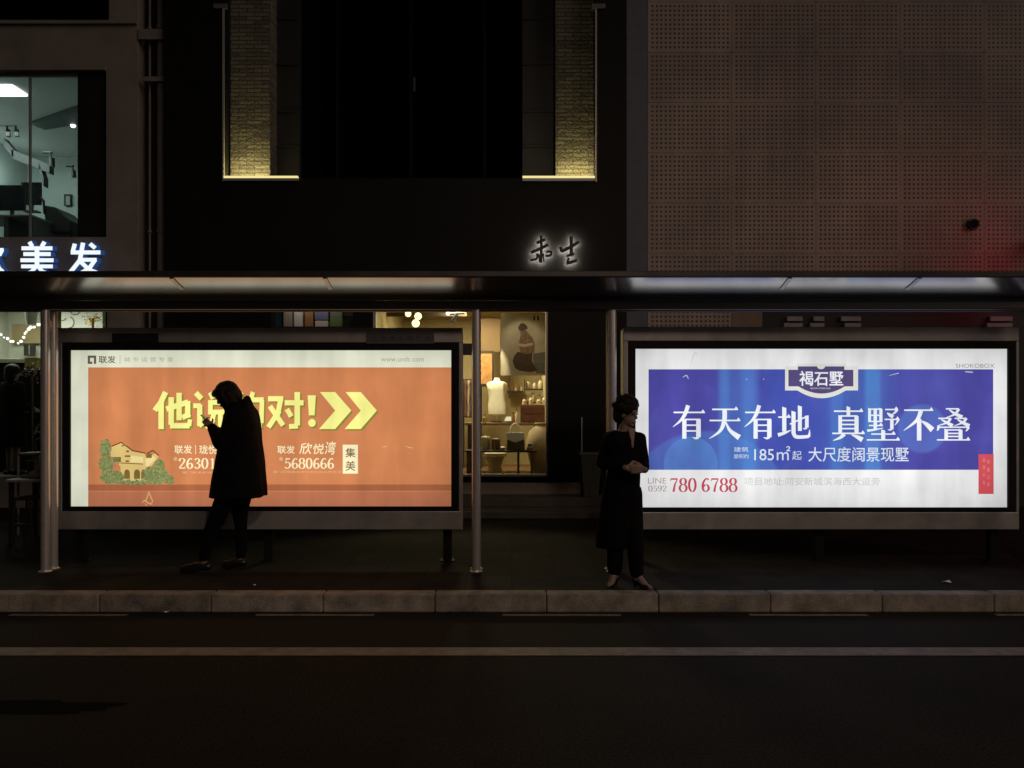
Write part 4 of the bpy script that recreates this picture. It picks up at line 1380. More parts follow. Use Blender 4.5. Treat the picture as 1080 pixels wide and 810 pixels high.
# shopfront plinth, ledge and steps
M_stone = mat('pale_stone', (0.26, 0.22, 0.17), 0.7, vary=0.25, vscale=5)
M_step = mat('step_stone', (0.09, 0.075, 0.06), 0.75, vary=0.3, vscale=5)
MB().box(XD0 + 0.1, WX(612, 11.75), 11.72, 11.897, 0.23, WZ(510, 11.72)).build('window_ledge', M_stone, mid, bevel=0.01)
MB().box(XD0 + 0.1, WX(655, 11.5), 11.3, 11.718, 0.10, 0.229).build('step', M_step, mid, bevel=0.01)
MB().box(XD0 + 0.1, WX(660, 11.0), 10.8, 11.718, 0.002, 0.098).build('step', M_step, mid, bevel=0.01)
MB().box(WX(612.8, DF), WX(614.2, DF), DF - 0.02, DF - 0.003, WZ(480, DF), WZ(440, DF)).build('door_handle', M_steel, mid)
t = thing('planter', 'tall tapered dark planter on the step beside the boutique', 'planter', (WX(623, 11.45), 11.5, 0.23))
zz0, zz1 = 0.231, WZ(480, 11.45)
pl = MB()
w0, w1 = 0.10, 0.155
a = [(-w0, -w0, zz0), (w0, -w0, zz0), (w0, w0, zz0), (-w0, w0, zz0)]
b_ = [(-w1, -w1, zz1), (w1, -w1, zz1), (w1, w1, zz1), (-w1, w1, zz1)]
cx = WX(623, 11.45)
A_ = [pl.bm.verts.new((cx + p[0], 11.5 + p[1], p[2])) for p in a]
B_ = [pl.bm.verts.new((cx + p[0], 11.5 + p[1], p[2])) for p in b_]
pl.bm.faces.new(A_[::-1]); pl.bm.faces.new(B_)
for i in range(4):
    pl.bm.faces.new((A_[i], A_[(i + 1) % 4], B_[(i + 1) % 4], B_[i]))
pl.build('tub', mat('planter_grey', (0.10, 0.10, 0.075), 0.7, vary=0.3), t, bevel=0.008)
MB().box(cx - w1 - 0.012, cx + w1 + 0.012, 11.5 - w1 - 0.012, 11.5 + w1 + 0.012, zz1 + 0.001, zz1 + 0.03).build('rim', mat('planter_rim', (0.14, 0.14, 0.11), 0.7), t, bevel=0.005)

# ---- right building: perforated panels
def perf_mat():
    m = bpy.data.materials.new('perforated_panel')
    m.use_nodes = True
    nt = m.node_tree
    b = nt.nodes['Principled BSDF']
    b.inputs['Roughness'].default_value = 0.6
    tc = nt.nodes.new('ShaderNodeTexCoord')
    sp_ = nt.nodes.new('ShaderNodeSeparateXYZ')
    nt.links.new(tc.outputs['Object'], sp_.inputs[0])
    x, z = sp_.outputs[0], sp_.outputs[2]
    def cell(v, pitch):
        return N(nt, 'SUBTRACT', N(nt, 'FRACT', N(nt, 'DIVIDE', v, pitch)), 0.5)
    PX, PZ = 1.28 / 19, 0.764 / 11
    # panel blank margin: distance to panel edge
    pu = N(nt, 'FRACT', N(nt, 'DIVIDE', x, 1.28))
    pv = N(nt, 'FRACT', N(nt, 'DIVIDE', z, 0.764))
    inx = N(nt, 'MULTIPLY', N(nt, 'GREATER_THAN', pu, 0.6 / 19), N(nt, 'LESS_THAN', pu, 18.6 / 19))
    inz = N(nt, 'MULTIPLY', N(nt, 'GREATER_THAN', pv, 0.6 / 11), N(nt, 'LESS_THAN', pv, 10.6 / 11))
    # margins fall between hole rows: shift the lattice half a pitch
    cx = cell(N(nt, 'ADD', x, PX * 0.4), PX)
    cz = cell(N(nt, 'ADD', z, PZ * 0.4), PZ)
    r2 = N(nt, 'SQRT', N(nt, 'ADD', N(nt, 'POWER', cx, 2.0), N(nt, 'POWER', cz, 2.0)))
    hol = N(nt, 'MULTIPLY', N(nt, 'LESS_THAN', r2, 0.27), N(nt, 'MULTIPLY', inx, inz))
    n = nt.nodes.new('ShaderNodeTexNoise')        # blotchy grime
    n.inputs['Scale'].default_value = 0.55
    n.inputs['Detail'].default_value = 7
    n.inputs['Roughness'].default_value = 0.62
    nt.links.new(tc.outputs['Object'], n.inputs['Vector'])
    mp = nt.nodes.new('ShaderNodeMapping')         # rain streaks
    mp.inputs['Scale'].default_value = (5.0, 1.0, 0.22)
    nt.links.new(tc.outputs['Object'], mp.inputs[0])
    n2 = nt.nodes.new('ShaderNodeTexNoise')
    n2.inputs['Scale'].default_value = 1.5
    n2.inputs['Detail'].default_value = 5
    nt.links.new(mp.outputs[0], n2.inputs['Vector'])
    # every panel a slightly different shade
    cbn = nt.nodes.new('ShaderNodeCombineXYZ')
    nt.links.new(N(nt, 'FLOOR', N(nt, 'DIVIDE', x, 1.28)), cbn.inputs[0])
    nt.links.new(N(nt, 'FLOOR', N(nt, 'DIVIDE', z, 0.764)), cbn.inputs[1])
    wnz = nt.nodes.new('ShaderNodeTexWhiteNoise')
    nt.links.new(cbn.outputs[0], wnz.inputs['Vector'])
    tone = N(nt, 'ADD', N(nt, 'MULTIPLY', n.outputs['Fac'], 0.75), N(nt, 'ADD', N(nt, 'MULTIPLY', n2.outputs['Fac'], 0.22), N(nt, 'MULTIPLY', wnz.outputs['Value'], 0.07)))
    rp = nt.nodes.new('ShaderNodeValToRGB')
    rp.color_ramp.elements[0].position = 0.36
    rp.color_ramp.elements[1].position = 0.68
    rp.color_ramp.elements[0].color = (0.20, 0.165, 0.15, 1)
    rp.color_ramp.elements[1].color = (0.44, 0.35, 0.29, 1)
    nt.links.new(tone, rp.inputs[0])
    mx = nt.nodes.new('ShaderNodeMix')
    mx.data_type = 'RGBA'
    nt.links.new(hol, mx.inputs['Factor'])
    nt.links.new(rp.outputs[0], mx.inputs['A'])
    mx.inputs['B'].default_value = (0.07, 0.05, 0.04, 1)
    nt.links.new(mx.outputs['Result'], b.inputs['Base Color'])
    return m


M_perf = perf_mat()
XR0 = WX(683, DB)
rbd = thing('perforated_building', 'building clad in tan perforated panels at the right', 'building', (XR0, DB, WZ(267, DB)))
MB().box(XD1 + 0.003, XR0 - 0.004, DB + 0.0, DB + 0.4, 0, 11.5).build('corner_pier', mat('blue_grey_render', (0.12, 0.13, 0.15), 0.8, vary=0.15), rbd)
ox_, oz_ = XR0, WZ(267, DB)
# each panel has a shadow gap to its neighbours
pan = MB()
hz = WZ(352, DB)
cols_ = int((17 - XR0) / 1.28) + 1
for i in range(cols_):
    k0 = -1 if i == 0 else -1
    for k in range(-1, 8):
        z0 = oz_ + k * 0.764
        if k == -1:
            pass
        pan.box(ox_ + i * 1.28 + 0.0025, ox_ + (i + 1) * 1.28 - 0.0025, DB + random.uniform(-0.002, 0.002), DB + 0.03, z0 + 0.0025, z0 + 0.764 - 0.0025)
pan.build('perforated_cladding', M_perf, rbd)
z_lo = oz_ - 0.764
MB().box(ox_ + 0.004, ox_ + 1.28 - 0.004, DB, DB + 0.03, WZ(480, DB), z_lo - 0.004).build('perforated_cladding', M_perf, rbd)
MB().box(XR0, 17, DB + 0.035, DB + 0.4, z_lo, 11.5).build('backing_wall', M_black, rbd)
M_brownp = mat('brown_panel', (0.2, 0.145, 0.11), 0.7, vary=0.15)
MB().box(WX(772, DB), WX(804, DB), DB + 0.002, DB + 0.2, 0, z_lo - 0.004).build('door_jamb', M_brownp, rbd)
MB().box(WX(805, DB), 17, DB + 0.15, DB + 0.25, 0, z_lo - 0.004).build('shopfront', M_black, rbd)
# grey slatted vents above the closed shopfront
for (x0, x1) in ((829, 849), (857, 872), (890, 911), (1045, 1072)):
    X0, X1 = WX(x0, DB), WX(x1, DB)
    t = thing('wall_vent', {829: 'grey slatted vent next to the brown jamb', 857: 'narrow grey slatted vent, second from the brown jamb', 890: 'grey slatted vent over the crest of the blue advert', 1045: 'grey slatted vent above the right end of the right box'}[x0], 'vent', ((X0 + X1) / 2, DB + 0.12, WZ(356, DB)), 'slatted vents behind the right box')
    for k, yy in enumerate((333, 340, 347)):
        MB().box(X0 + (0.05 if (k + x0) % 2 else 0), X1, DB + 0.09, DB + 0.148, WZ(yy + 5, DB), WZ(yy, DB)).build('slat', mat('vent_grey', (0.27, 0.27, 0.29), 0.6, vary=0.3, vscale=12), t, bevel=0.004)
# dark round fixture on the cladding
t = thing('wall_fixture', 'small dark round fixture on the perforated wall', 'wall fixture', W(1025, 241, DB))
MB().tube([W(1025, 237, DB) + Vector((0, -0.002, 0)), W(1025, 237, DB) + Vector((0, -0.06, 0))], 0.085, 20).build('housing', M_black, t, smooth=True)
MB().tube([W(1025, 237, DB) + Vector((0, -0.061, 0)), W(1025, 237, DB) + Vector((0, -0.075, 0))], 0.06, 20).build('lens', mat('dark_lens', (0.01, 0.01, 0.01), 0.1), t, smooth=True)
# unseen red-lit blade sign added past the right edge for the wall's red glow
MB().box(7.9, 8.3, 11.201, 11.998, 4.05, 4.12).build('added_sign_bracket', M_black, rbd)
t = thing('added_blade_sign', 'added unseen blank red lit blade sign on the perforated wall past the right edge', 'sign', (8.1, 10.9, 3.0))
MB().box(8.03, 8.17, 10.5, 11.2, 3.02, 4.4).build('casing', M_black, t, bevel=0.01)
for xx in (8.021, 8.171):
    MB().box(xx, xx + 0.008, 10.54, 11.16, 3.06, 4.36).build('sign_face', glow('red_face', (1.0, 0.015, 0.07), 2.3), t)

# ------------------------------------------------------------------ bus shelter
def shelter():
    x0, x1 = -9.0, 9.0
    t = thing('bus_shelter', 'long steel bus shelter with an upswept canopy on slim posts', 'bus shelter', (0, 7.43, 0))
    # canopy profile (y, z): the front wing sweeps up, the rear wing rises gently
    low = []
    y, z = 7.40, 2.541
    n = 14
    for k in range(n + 1):
        u = k / n
        low.append((y, z))
        s = R(10 + 7 * u ** 1.1)
        y -= 0.55 / n * math.cos(s)
        z += 0.55 / n * math.tan(s) * math.cos(s)
    front = low[-1]
    prof = low[::-1] + [(7.50, 2.547), (7.9, 2.575), (8.35, 2.66), (8.36, 2.70), (7.9, 2.63), (7.45, 2.60)]
    up = [(yy, zz + 0.05) for yy, zz in low]
    prof = prof + up[1:] 
    MB().extrude_x(prof, x0, x1).build('canopy', M_roof, t, smooth=True)
    fy, fz = front
    MB().box(x0, x1, fy - 0.022, fy - 0.001, fz + 0.004, fz + 0.056).build('front_trim', mat('trim_steel', (0.05, 0.046, 0.042), 0.45, 0.6, vary=0.3, vscale=2), t, bevel=0.006)
    # longitudinal beams on the post line
    MB().box(x0, x1, 7.33, 7.39, 2.445, 2.53).build('beam', M_beam, t, bevel=0.012)
    MB().box(x0, x1, 7.48, 7.54, 2.445, 2.53).build('beam', M_beam, t, bevel=0.012)
    # ribs under the front wing
    for px in (185, 345, 830, 965, -40, 1130):
        X = WX(px, 6.95)
        pts = [(yy, zz - 0.003) for yy, zz in low[8:]]
        rib = [(yy, zz - 0.010) for yy, zz in low[8:]]
        MB().extrude_x(pts + rib[::-1], X - 0.018, X + 0.018).build('rib', mat('rib_steel', (0.45, 0.44, 0.42), 0.3, 0.95), t)
    for X in (-8.9, -5.63, -4.36, -0.335, 0.935, 4.965, 6.23):
        for yy in (7.37, 7.50):
            p = MB().tube([(X, yy, 0.012), (X, yy, 2.444)], 0.040, 20).build('post', M_steel, t, smooth=True)
            MB().lathe([(0.058, 0.001), (0.06, 0.008), (0.047, 0.012), (0.044, 0.018)], (X, yy, 0), 20).build('base_flange', M_steel, p, smooth=True)
        for zz in (2.3,):
            MB().box(X - 0.015, X + 0.015, 7.411, 7.459, zz - 0.05, zz + 0.05).build('cross_plate', M_steel, t)
    return t


shelter()

# ------------------------------------------------------------------ the two back-lit advertising boxes
D0 = 7.75


def light_box(label, ox0, ox1, oy0, oy1, lx0, lx1, ly0, ly1):
    X0, X1, Z0, Z1 = WX(ox0, D0), WX(ox1, D0), WZ(oy1, D0), WZ(oy0, D0)
    x0, x1, z0, z1 = WX(lx0, D0), WX(lx1, D0), WZ(ly1, D0), WZ(ly0, D0)
    t = thing('advertising_box', label, 'light box', ((X0 + X1) / 2, D0, 0))
    MB().box(X0 + 0.01, X1 - 0.01, D0 + 0.012, D0 + 0.24, Z0 + 0.01, Z1 - 0.01).build('casing', M_frame, t, bevel=0.01)
    # outer metal frame, then black inner bezel
    bz = 0.075
    a0, a1, c0, c1 = x0 - bz, x1 + bz, z0 - bz * 0.6, z1 + bz
    fr = MB()
    fr.box(X0, X1, D0 - 0.03, D0 + 0.01, c1, Z1)
    fr.box(X0, X1, D0 - 0.03, D0 + 0.01, Z0, c0)
    fr.box(X0, a0, D0 - 0.03, D0 + 0.01, c0 + 0.001, c1 - 0.001)
    fr.box(a1, X1, D0 - 0.03, D0 + 0.01, c0 + 0.001, c1 - 0.001)
    fr.build('frame', M_frame, t, bevel=0.006)
    fr = MB()
    fr.box(a0 + 0.001, a1 - 0.001, D0 - 0.024, D0 + 0.008, z1, c1 - 0.002)
    fr.box(a0 + 0.001, a1 - 0.001, D0 - 0.024, D0 + 0.008, c0 + 0.002, z0)
    fr.box(a0 + 0.001, x0, D0 - 0.024, D0 + 0.008, z0 + 0.001, z1 - 0.001)
    fr.box(x1, a1 - 0.001, D0 - 0.024, D0 + 0.008, z0 + 0.001, z1 - 0.001)
    fr.build('bezel', M_bezel, t, bevel=0.004)
    for X in (X0 + 0.12, X1 - 0.2, (X0 + X1) / 2):
        lg = MB().box(X, X + 0.08, D0 + 0.10, D0 + 0.18, 0.012, Z0 + 0.009).build('leg', M_bezel, t)
        MB().box(X - 0.03, X + 0.11, D0 + 0.08, D0 + 0.20, 0.001, 0.011).build('foot_plate', M_bezel, lg)
    return t


LD = D0 - 0.001


def sheet(name, x0, x1, y0, y1, d, m, parent):
    return MB().face([W(x0, y1, d), W(x1, y1, d), W(x1, y0, d), W(x0, y0, d)]).build(name, m, parent)


def left_box():
    t = light_box('advertising box with a glowing orange advert behind the person with a phone', 62, 488, 346, 558, 75, 476, 369.5, 534)
    white = print_mat('print_white_a', srgb(233, 235, 210), 1.0)
    poster = sheet('poster', 75, 476, 369.5, 534, LD, white, t)
    d = LD - 0.002
    sheet('orange_field', 93, 476, 387.5, 534, d, print_mat('print_orange', srgb(209, 132, 85)), poster)
    sheet('band', 93, 476, 511, 517.5, d - 0.002, print_mat('print_band', srgb(172, 102, 68)), poster)
    sheet('lower_band', 93, 476, 518.5, 534, d - 0.002, print_mat('print_lower', srgb(190, 118, 84)), poster)
    d -= 0.004
    yel = print_mat('print_yellow', srgb(250, 246, 146))
    olive = print_mat('print_olive', srgb(142, 134, 56))
    for k, (m, ddx, ddz, dd) in enumerate(((olive, 0.016, -0.016, 0.0), (yel, 0, 0, -0.002))):
        mb = MB()
        for body, a, b in (('他', 162, 201.5), ('说', 203.5, 241), ('的', 245, 279), ('对', 281.5, 320.5)):
            draw(mb, HEAVY[body], a, b, 413.5, 452.5, d + dd, dx=ddx, dz=ddz)
        z = 0.0
        for a in (337.5, 364.5):
            pts = [(a, 413.5), (a + 16, 413.5), (a + 33, 433), (a + 16, 452.5), (a - 1, 452.5), (a + 16, 433)]
            mb.face([W(x, y, d + dd) + Vector((ddx, 0, ddz)) for x, y in pts])
        mb.face([W(x, y, d + dd) + Vector((ddx, 0, ddz)) for x, y in ((324.5, 417), (333, 417), (331.8, 438), (325.8, 438))])
        mb.face([W(329 + 4 * math.cos(2 * math.pi * q / 14), 446 + 4.2 * math.sin(2 * math.pi * q / 14), d + dd) + Vector((ddx, 0, ddz)) for q in range(14)])
        mb.build('headline_shadow' if k == 0 else 'headline', m, poster)
    cream = print_mat('print_cream', srgb(252, 238, 190))
    pale = print_mat('print_pale', srgb(232, 178, 132))
    lettering('caption', '联发', 184, 202.5, 469.5, 478.5, d, cream, poster, 0.012)
    lettering('caption', '珑悦', 210, 229, 469.5, 479, d, cream, poster, 0.012)
    sheet('divider', 206, 206.6, 469.5, 479, d, cream, poster)
    number('phone_number', '26301666', 188, 252, 483, 494.5, d, cream, poster)
    number('phone_number', '5680666', 299.5, 352.5, 483, 494.5, d, cream, poster)
    lettering('caption', '联发', 292.5, 311, 470, 478.5, d, cream, poster, 0.014)
    mb = MB()
    for ch, a, b, y0, y1 in (('欣', 315.5, 329.5, 467, 479), ('悦', 330, 341.5, 468, 479), ('湾', 342.5, 354.5, 465.5, 479.5)):
        put_shape(mb, text_shape(ch, 0.012, 0.16), a, b, y0, y1, d)
    mb.build('brush_caption', cream, poster)
    for cx in (185, 296.5):
        mb = MB()
        mb.face([W(cx + 2.1 * math.cos(2 * math.pi * q / 14), 484 + 2.1 * math.sin(2 * math.pi * q / 14), d) for q in range(14)])
        mb.build('phone_mark', pale, poster)
    lettering('small_print', '厦门集美新城城市综合体', 192, 250, 497.2, 499.4, d, pale, poster)
    lettering('small_print', '厦门同集路城市中央住区品质生活', 288, 360, 496.4, 499, d, pale, poster)
    sheet('stamp', 361.5, 377.5, 469, 499.5, d, print_mat('print_stamp', srgb(246, 236, 190)), poster)
    brown = print_mat('print_brown', srgb(128, 100, 66))
    lettering('stamp_letter', '集', 364.2, 375, 472.5, 482.5, d - 0.002, brown, poster, 0.01)
    lettering('stamp_letter', '美', 364.2, 375, 486, 496.5, d - 0.002, brown, poster, 0.01)
    grey = print_mat('print_grey', srgb(104, 98, 80))
    lgrey = print_mat('print_lightgrey', srgb(176, 174, 150))
    dh = LD - 0.002
    lettering('logo_letters', '联发', 104, 122, 375.2, 383.2, dh, grey, poster, 0.014)
    mb = MB()   # square logo with an open lower corner
    ppoly(mb, [(92.5, 375), (101.5, 375), (101.5, 377.4), (92.5, 377.4)], dh)
    ppoly(mb, [(92.5, 377.4), (95, 377.4), (95, 383.8), (92.5, 383.8)], dh)
    ppoly(mb, [(99, 377.4), (101.5, 377.4), (101.5, 383.8), (99, 383.8)], dh)
    ppoly(mb, [(95, 381.4), (97.4, 381.4), (97.4, 383.8), (95, 383.8)], dh)
    mb.build('logo', grey, poster)
    sheet('divider', 126.3, 126.9, 374.5, 384, dh, lgrey, poster)
    lettering('small_print', '城 市 运 营 专 家', 131, 183, 376.6, 381.6, dh, lgrey, poster)
    lettering('web_address', 'www.undc.com', 402, 447, 376, 381.4, dh, lgrey, poster)
    # the printed house picture: tan gabled walls, dark eaves, arched openings, green shrubs
    dh = LD - 0.008
    wall_c = print_mat('print_wall', srgb(226, 196, 122))
    wall_l = print_mat('print_wall_light', srgb(244, 224, 156))
    eave = print_mat('print_eave', srgb(112, 70, 36))
    shade = print_mat('print_shade', srgb(128, 104, 56))
    green = [print_mat('print_green_%s' % n_, srgb(*c_)) for n_, c_ in (('deep', (110, 122, 70)), ('mid', (130, 138, 84)), ('light', (150, 152, 100)))]
    mb = MB()
    ppoly(mb, [(116, 476), (118, 470.5), (128, 466.5), (132, 468), (139, 475), (152, 477), (154, 483), (160, 480), (164.5, 477.5), (167, 482), (158, 494), (158, 508), (128, 508), (127, 492), (117, 481)], dh)
    mb.build('house_picture', wall_c, poster)
    mb = MB()
    ppoly(mb, [(138, 480.5), (151, 482), (151, 488), (138, 487.5)], dh - 0.001)
    ppoly(mb, [(153.5, 484), (162, 481), (164, 484), (156, 492), (153.5, 491)], dh - 0.001)
    ppoly(mb, [(106, 487), (108, 486.5), (109, 490.5), (117, 492), (117, 494), (106, 493)], dh - 0.001)
    mb.build('house_light_wall', wall_l, poster)
    mb = MB()
    for a, b, w in (((116, 471.5), (128, 466.5), 1.2), ((128, 466.5), (140, 475.5), 1.3), ((139.5, 475.2), (153.5, 478), 1.3), ((155, 478.5), (161, 475), 1.3), ((161, 475), (167.5, 480.5), 1.3), ((127, 488.3), (151, 489.5), 0.8)):
        for poly in strip([(*a, w), (*b, w)]):
            ppoly(mb, poly, dh - 0.002)
    mb.build('house_eaves', eave, poster)
    mb = MB()
    for (x0, x1, y0, y1) in ((128, 131, 469.5, 470.8), (133, 136, 475, 477), (131.5, 137.5, 480.2, 482), (132.5, 136, 485.5, 487.5), (118, 127.5, 482, 487.5), (154.5, 160, 478.5, 483)):
        ppoly(mb, [(x0, y0), (x1, y0), (x1, y1), (x0, y1)], dh - 0.003)
    for cx, r in ((134, 3.0), (144.5, 3.2), (151.5, 2.6)):
        ppoly(mb, [(cx + r * math.cos(math.pi * q / 8), 499 - 4 * math.sin(math.pi * q / 8)) for q in range(9)] + [(cx - r, 505), (cx + r, 505)], dh - 0.003)
    mb.build('house_openings', shade, poster)
    rnd = random.Random(11)
    blobs = [[], [], []]
    for cx, cy, rx, ry, n_ in ((111, 473, 6, 10, 150), (112, 490, 8, 10, 120), (118, 503, 13, 7, 190), (164, 501, 14, 10, 260), (168, 493, 6, 8, 90), (178, 506, 6, 5, 60), (140, 509, 22, 3, 120), (122, 487, 5, 5, 40)):
        for q in range(n_):
            r_, a_ = math.sqrt(rnd.random()), rnd.uniform(0, 6.28)
            blobs[min(2, int(rnd.random() ** 1.2 * 3))].append((cx + rx * r_ * math.cos(a_), min(510.5, cy + ry * r_ * math.sin(a_)), rnd.uniform(0.5, 1.4)))
    mb = MB()
    for q, (cx, cy, rx, ry) in enumerate(((111, 473, 5, 9), (112, 490, 7, 9.5), (118, 503, 12, 7), (164, 502, 13, 8.5), (168, 494, 5, 8), (178, 506, 5, 4.5), (140, 509, 22, 1.8))):
        ppoly(mb, [(cx + rx * (1 + .12 * math.sin(7 * a_)) * math.cos(a_), min(510.6, cy + ry * (1 + .1 * math.sin(5 * a_ + cx)) * math.sin(a_))) for a_ in [6.2832 * j / 40 for j in range(40)]], dh - 0.0036 - 0.00003 * q)
    mb.build('shrub_picture', green[1], poster)
    for k, bl in enumerate(blobs):
        mb = MB()
        for q, (x, y, r_) in enumerate(bl):
            a_ = rnd.uniform(0, 3)
            ppoly(mb, [(x + r_ * math.cos(a_ + j * 1.2566), y + 0.8 * r_ * math.sin(a_ + j * 1.2566)) for j in range(5)], dh - 0.004 - 0.001 * k - 0.0000015 * q)
        mb.build('shrub_picture', green[k], poster)
    # pale scribbled ornament near the foot of the print
    mb = MB()
    for pts in (((157, 518.5, .9), (155.5, 524, 1.3), (153, 529, 1.0)), ((157, 518.5, .8), (159, 524, 1.2), (161, 529, 1.1), (158, 531, 1)), ((150, 530, .8), (153, 528, 1.4), (157, 531, 1.4), (161, 532, .8)), ((153, 531, .8), (155, 533.5, .9))):
        for poly in strip(list(pts)):
            ppoly(mb, poly, LD - 0.007)
    mb.build('ornament', print_mat('print_ornament', srgb(228, 176, 118)), poster)
    mb = MB()
    for pts in (((403, 471.6, .5), (408, 470.8, .8)), ((428, 470.5, .5), (431, 471.8, .9), (436, 472.6, .7)), ((430, 479, .3), (431.5, 478.3, .5))):
        for poly in strip(list(pts)):
            ppoly(mb, poly, LD - 0.007)
    mb.build('scratches', pale, poster)
    # plates on the top rail
    pl_ = MB().pbox(118, 167, 351.5, 361, D0 - 0.04, D0 - 0.031).build('dark_plate', M_black, t, bevel=0.003)
    p2 = MB().pbox(386, 458, 350.5, 362.5, D0 - 0.04, D0 - 0.031).build('name_plate', mat('plate_grey', (0.09, 0.085, 0.08), 0.5), t, bevel=0.003)
    lettering('plate_text', '公 交 候 车 亭 广 告', 391, 455, 354.5, 359.5, D0 - 0.0415, mat('plate_ink', (0.02, 0.02, 0.02), 0.6), p2)


left_box()


def blue_print():
    m = glow('print_blue', srgb(82, 78, 166))
    nt = m.node_tree
    e = [n for n in nt.nodes if n.type == 'EMISSION'][0]
    tc, x, z, f = tubes(nt, 3.75, 1.55)
    cx0 = (WX(657, D0) + WX(1072, D0)) / 2

    def lx(px):
        return WX(px, D0) - cx0
    col = None

    def mixc(fac, a, b):
        n = nt.nodes.new('ShaderNodeMix')
        n.data_type = 'RGBA'
        nt.links.new(fac, n.inputs['Factor']) if not isinstance(fac, float) else None
        for s, v in (('A', a), ('B', b)):
            if isinstance(v, tuple):
                n.inputs[s].default_value = (*v, 1)
            else:
                nt.links.new(v, n.inputs[s])
        return n.outputs['Result']

    def band(c, w, soft):
        dd = N(nt, 'ABSOLUTE', N(nt, 'SUBTRACT', x, lx(c)))
        mr = nt.nodes.new('ShaderNodeMapRange')
        mr.interpolation_type = 'SMOOTHSTEP'
        mr.inputs['From Min'].default_value = w + soft
        mr.inputs['From Max'].default_value = w
        nt.links.new(dd, mr.inputs['Value'])
        return mr.outputs[0]

    def disc(px, py, r, soft=0.01):
        a = N(nt, 'SUBTRACT', x, lx(px))
        b = N(nt, 'SUBTRACT', z, WZ(py, D0))
        dd = N(nt, 'SQRT', N(nt, 'ADD', N(nt, 'MULTIPLY', a, a), N(nt, 'MULTIPLY', b, b)))
        mr = nt.nodes.new('ShaderNodeMapRange')
        mr.inputs['From Min'].default_value = r * D0 / F
        mr.inputs['From Max'].default_value = r * D0 / F - soft
        nt.links.new(dd, mr.inputs['Value'])
        # brighter towards the rim like a bubble
        sh = N(nt, 'MULTIPLY_ADD', N(nt, 'DIVIDE', dd, r * D0 / F), 0.5, 0.5)
        return N(nt, 'MULTIPLY', mr.outputs[0], sh)
    base = mixc(band(850, 0.1, 1.1), srgb(78, 74, 160), srgb(70, 84, 174))
    base = mixc(N(nt, 'MULTIPLY', disc(745, 545, 92, 0.03), 0.42), base, srgb(82, 132, 204))
    base = mixc(N(nt, 'MULTIPLY', disc(728, 489, 29), 0.45), base, srgb(92, 150, 216))
    base = mixc(N(nt, 'MULTIPLY', disc(972, 452, 27, 0.03), 0.45), base, srgb(96, 140, 214))
    base = mixc(N(nt, 'MULTIPLY', disc(958, 420, 60, 0.2), 0.25), base, srgb(92, 110, 200))
    for c, w, s, k in ((763, 0.02, 0.06, 0.36), (790, 0.03, 0.09, 0.38), (882, 0.03, 0.06, 0.3), (920, 0.05, 0.05, 0.55), (776, 0.04, 0.2, 0.25), (905, 0.15, 0.3, 0.2)):
        base = mixc(N(nt, 'MULTIPLY', band(c, w, s), k), base, srgb(84, 146, 214))
    n = nt.nodes.new('ShaderNodeTexNoise')
    n.inputs['Scale'].default_value = 2.2
    n.inputs['Detail'].default_value = 3
    nt.links.new(tc.outputs['Object'], n.inputs['Vector'])
    mr = nt.nodes.new('ShaderNodeMapRange')
    mr.inputs['From Min'].default_value = 0.52
    mr.inputs['From Max'].default_value = 0.75
    nt.links.new(n.outputs['Fac'], mr.inputs['Value'])
    base = mixc(N(nt, 'MULTIPLY', mr.outputs[0], 0.35), base, srgb(100, 104, 196))
    nt.links.new(base, e.inputs[0])
    nt.links.new(f, e.inputs[1])
    return m


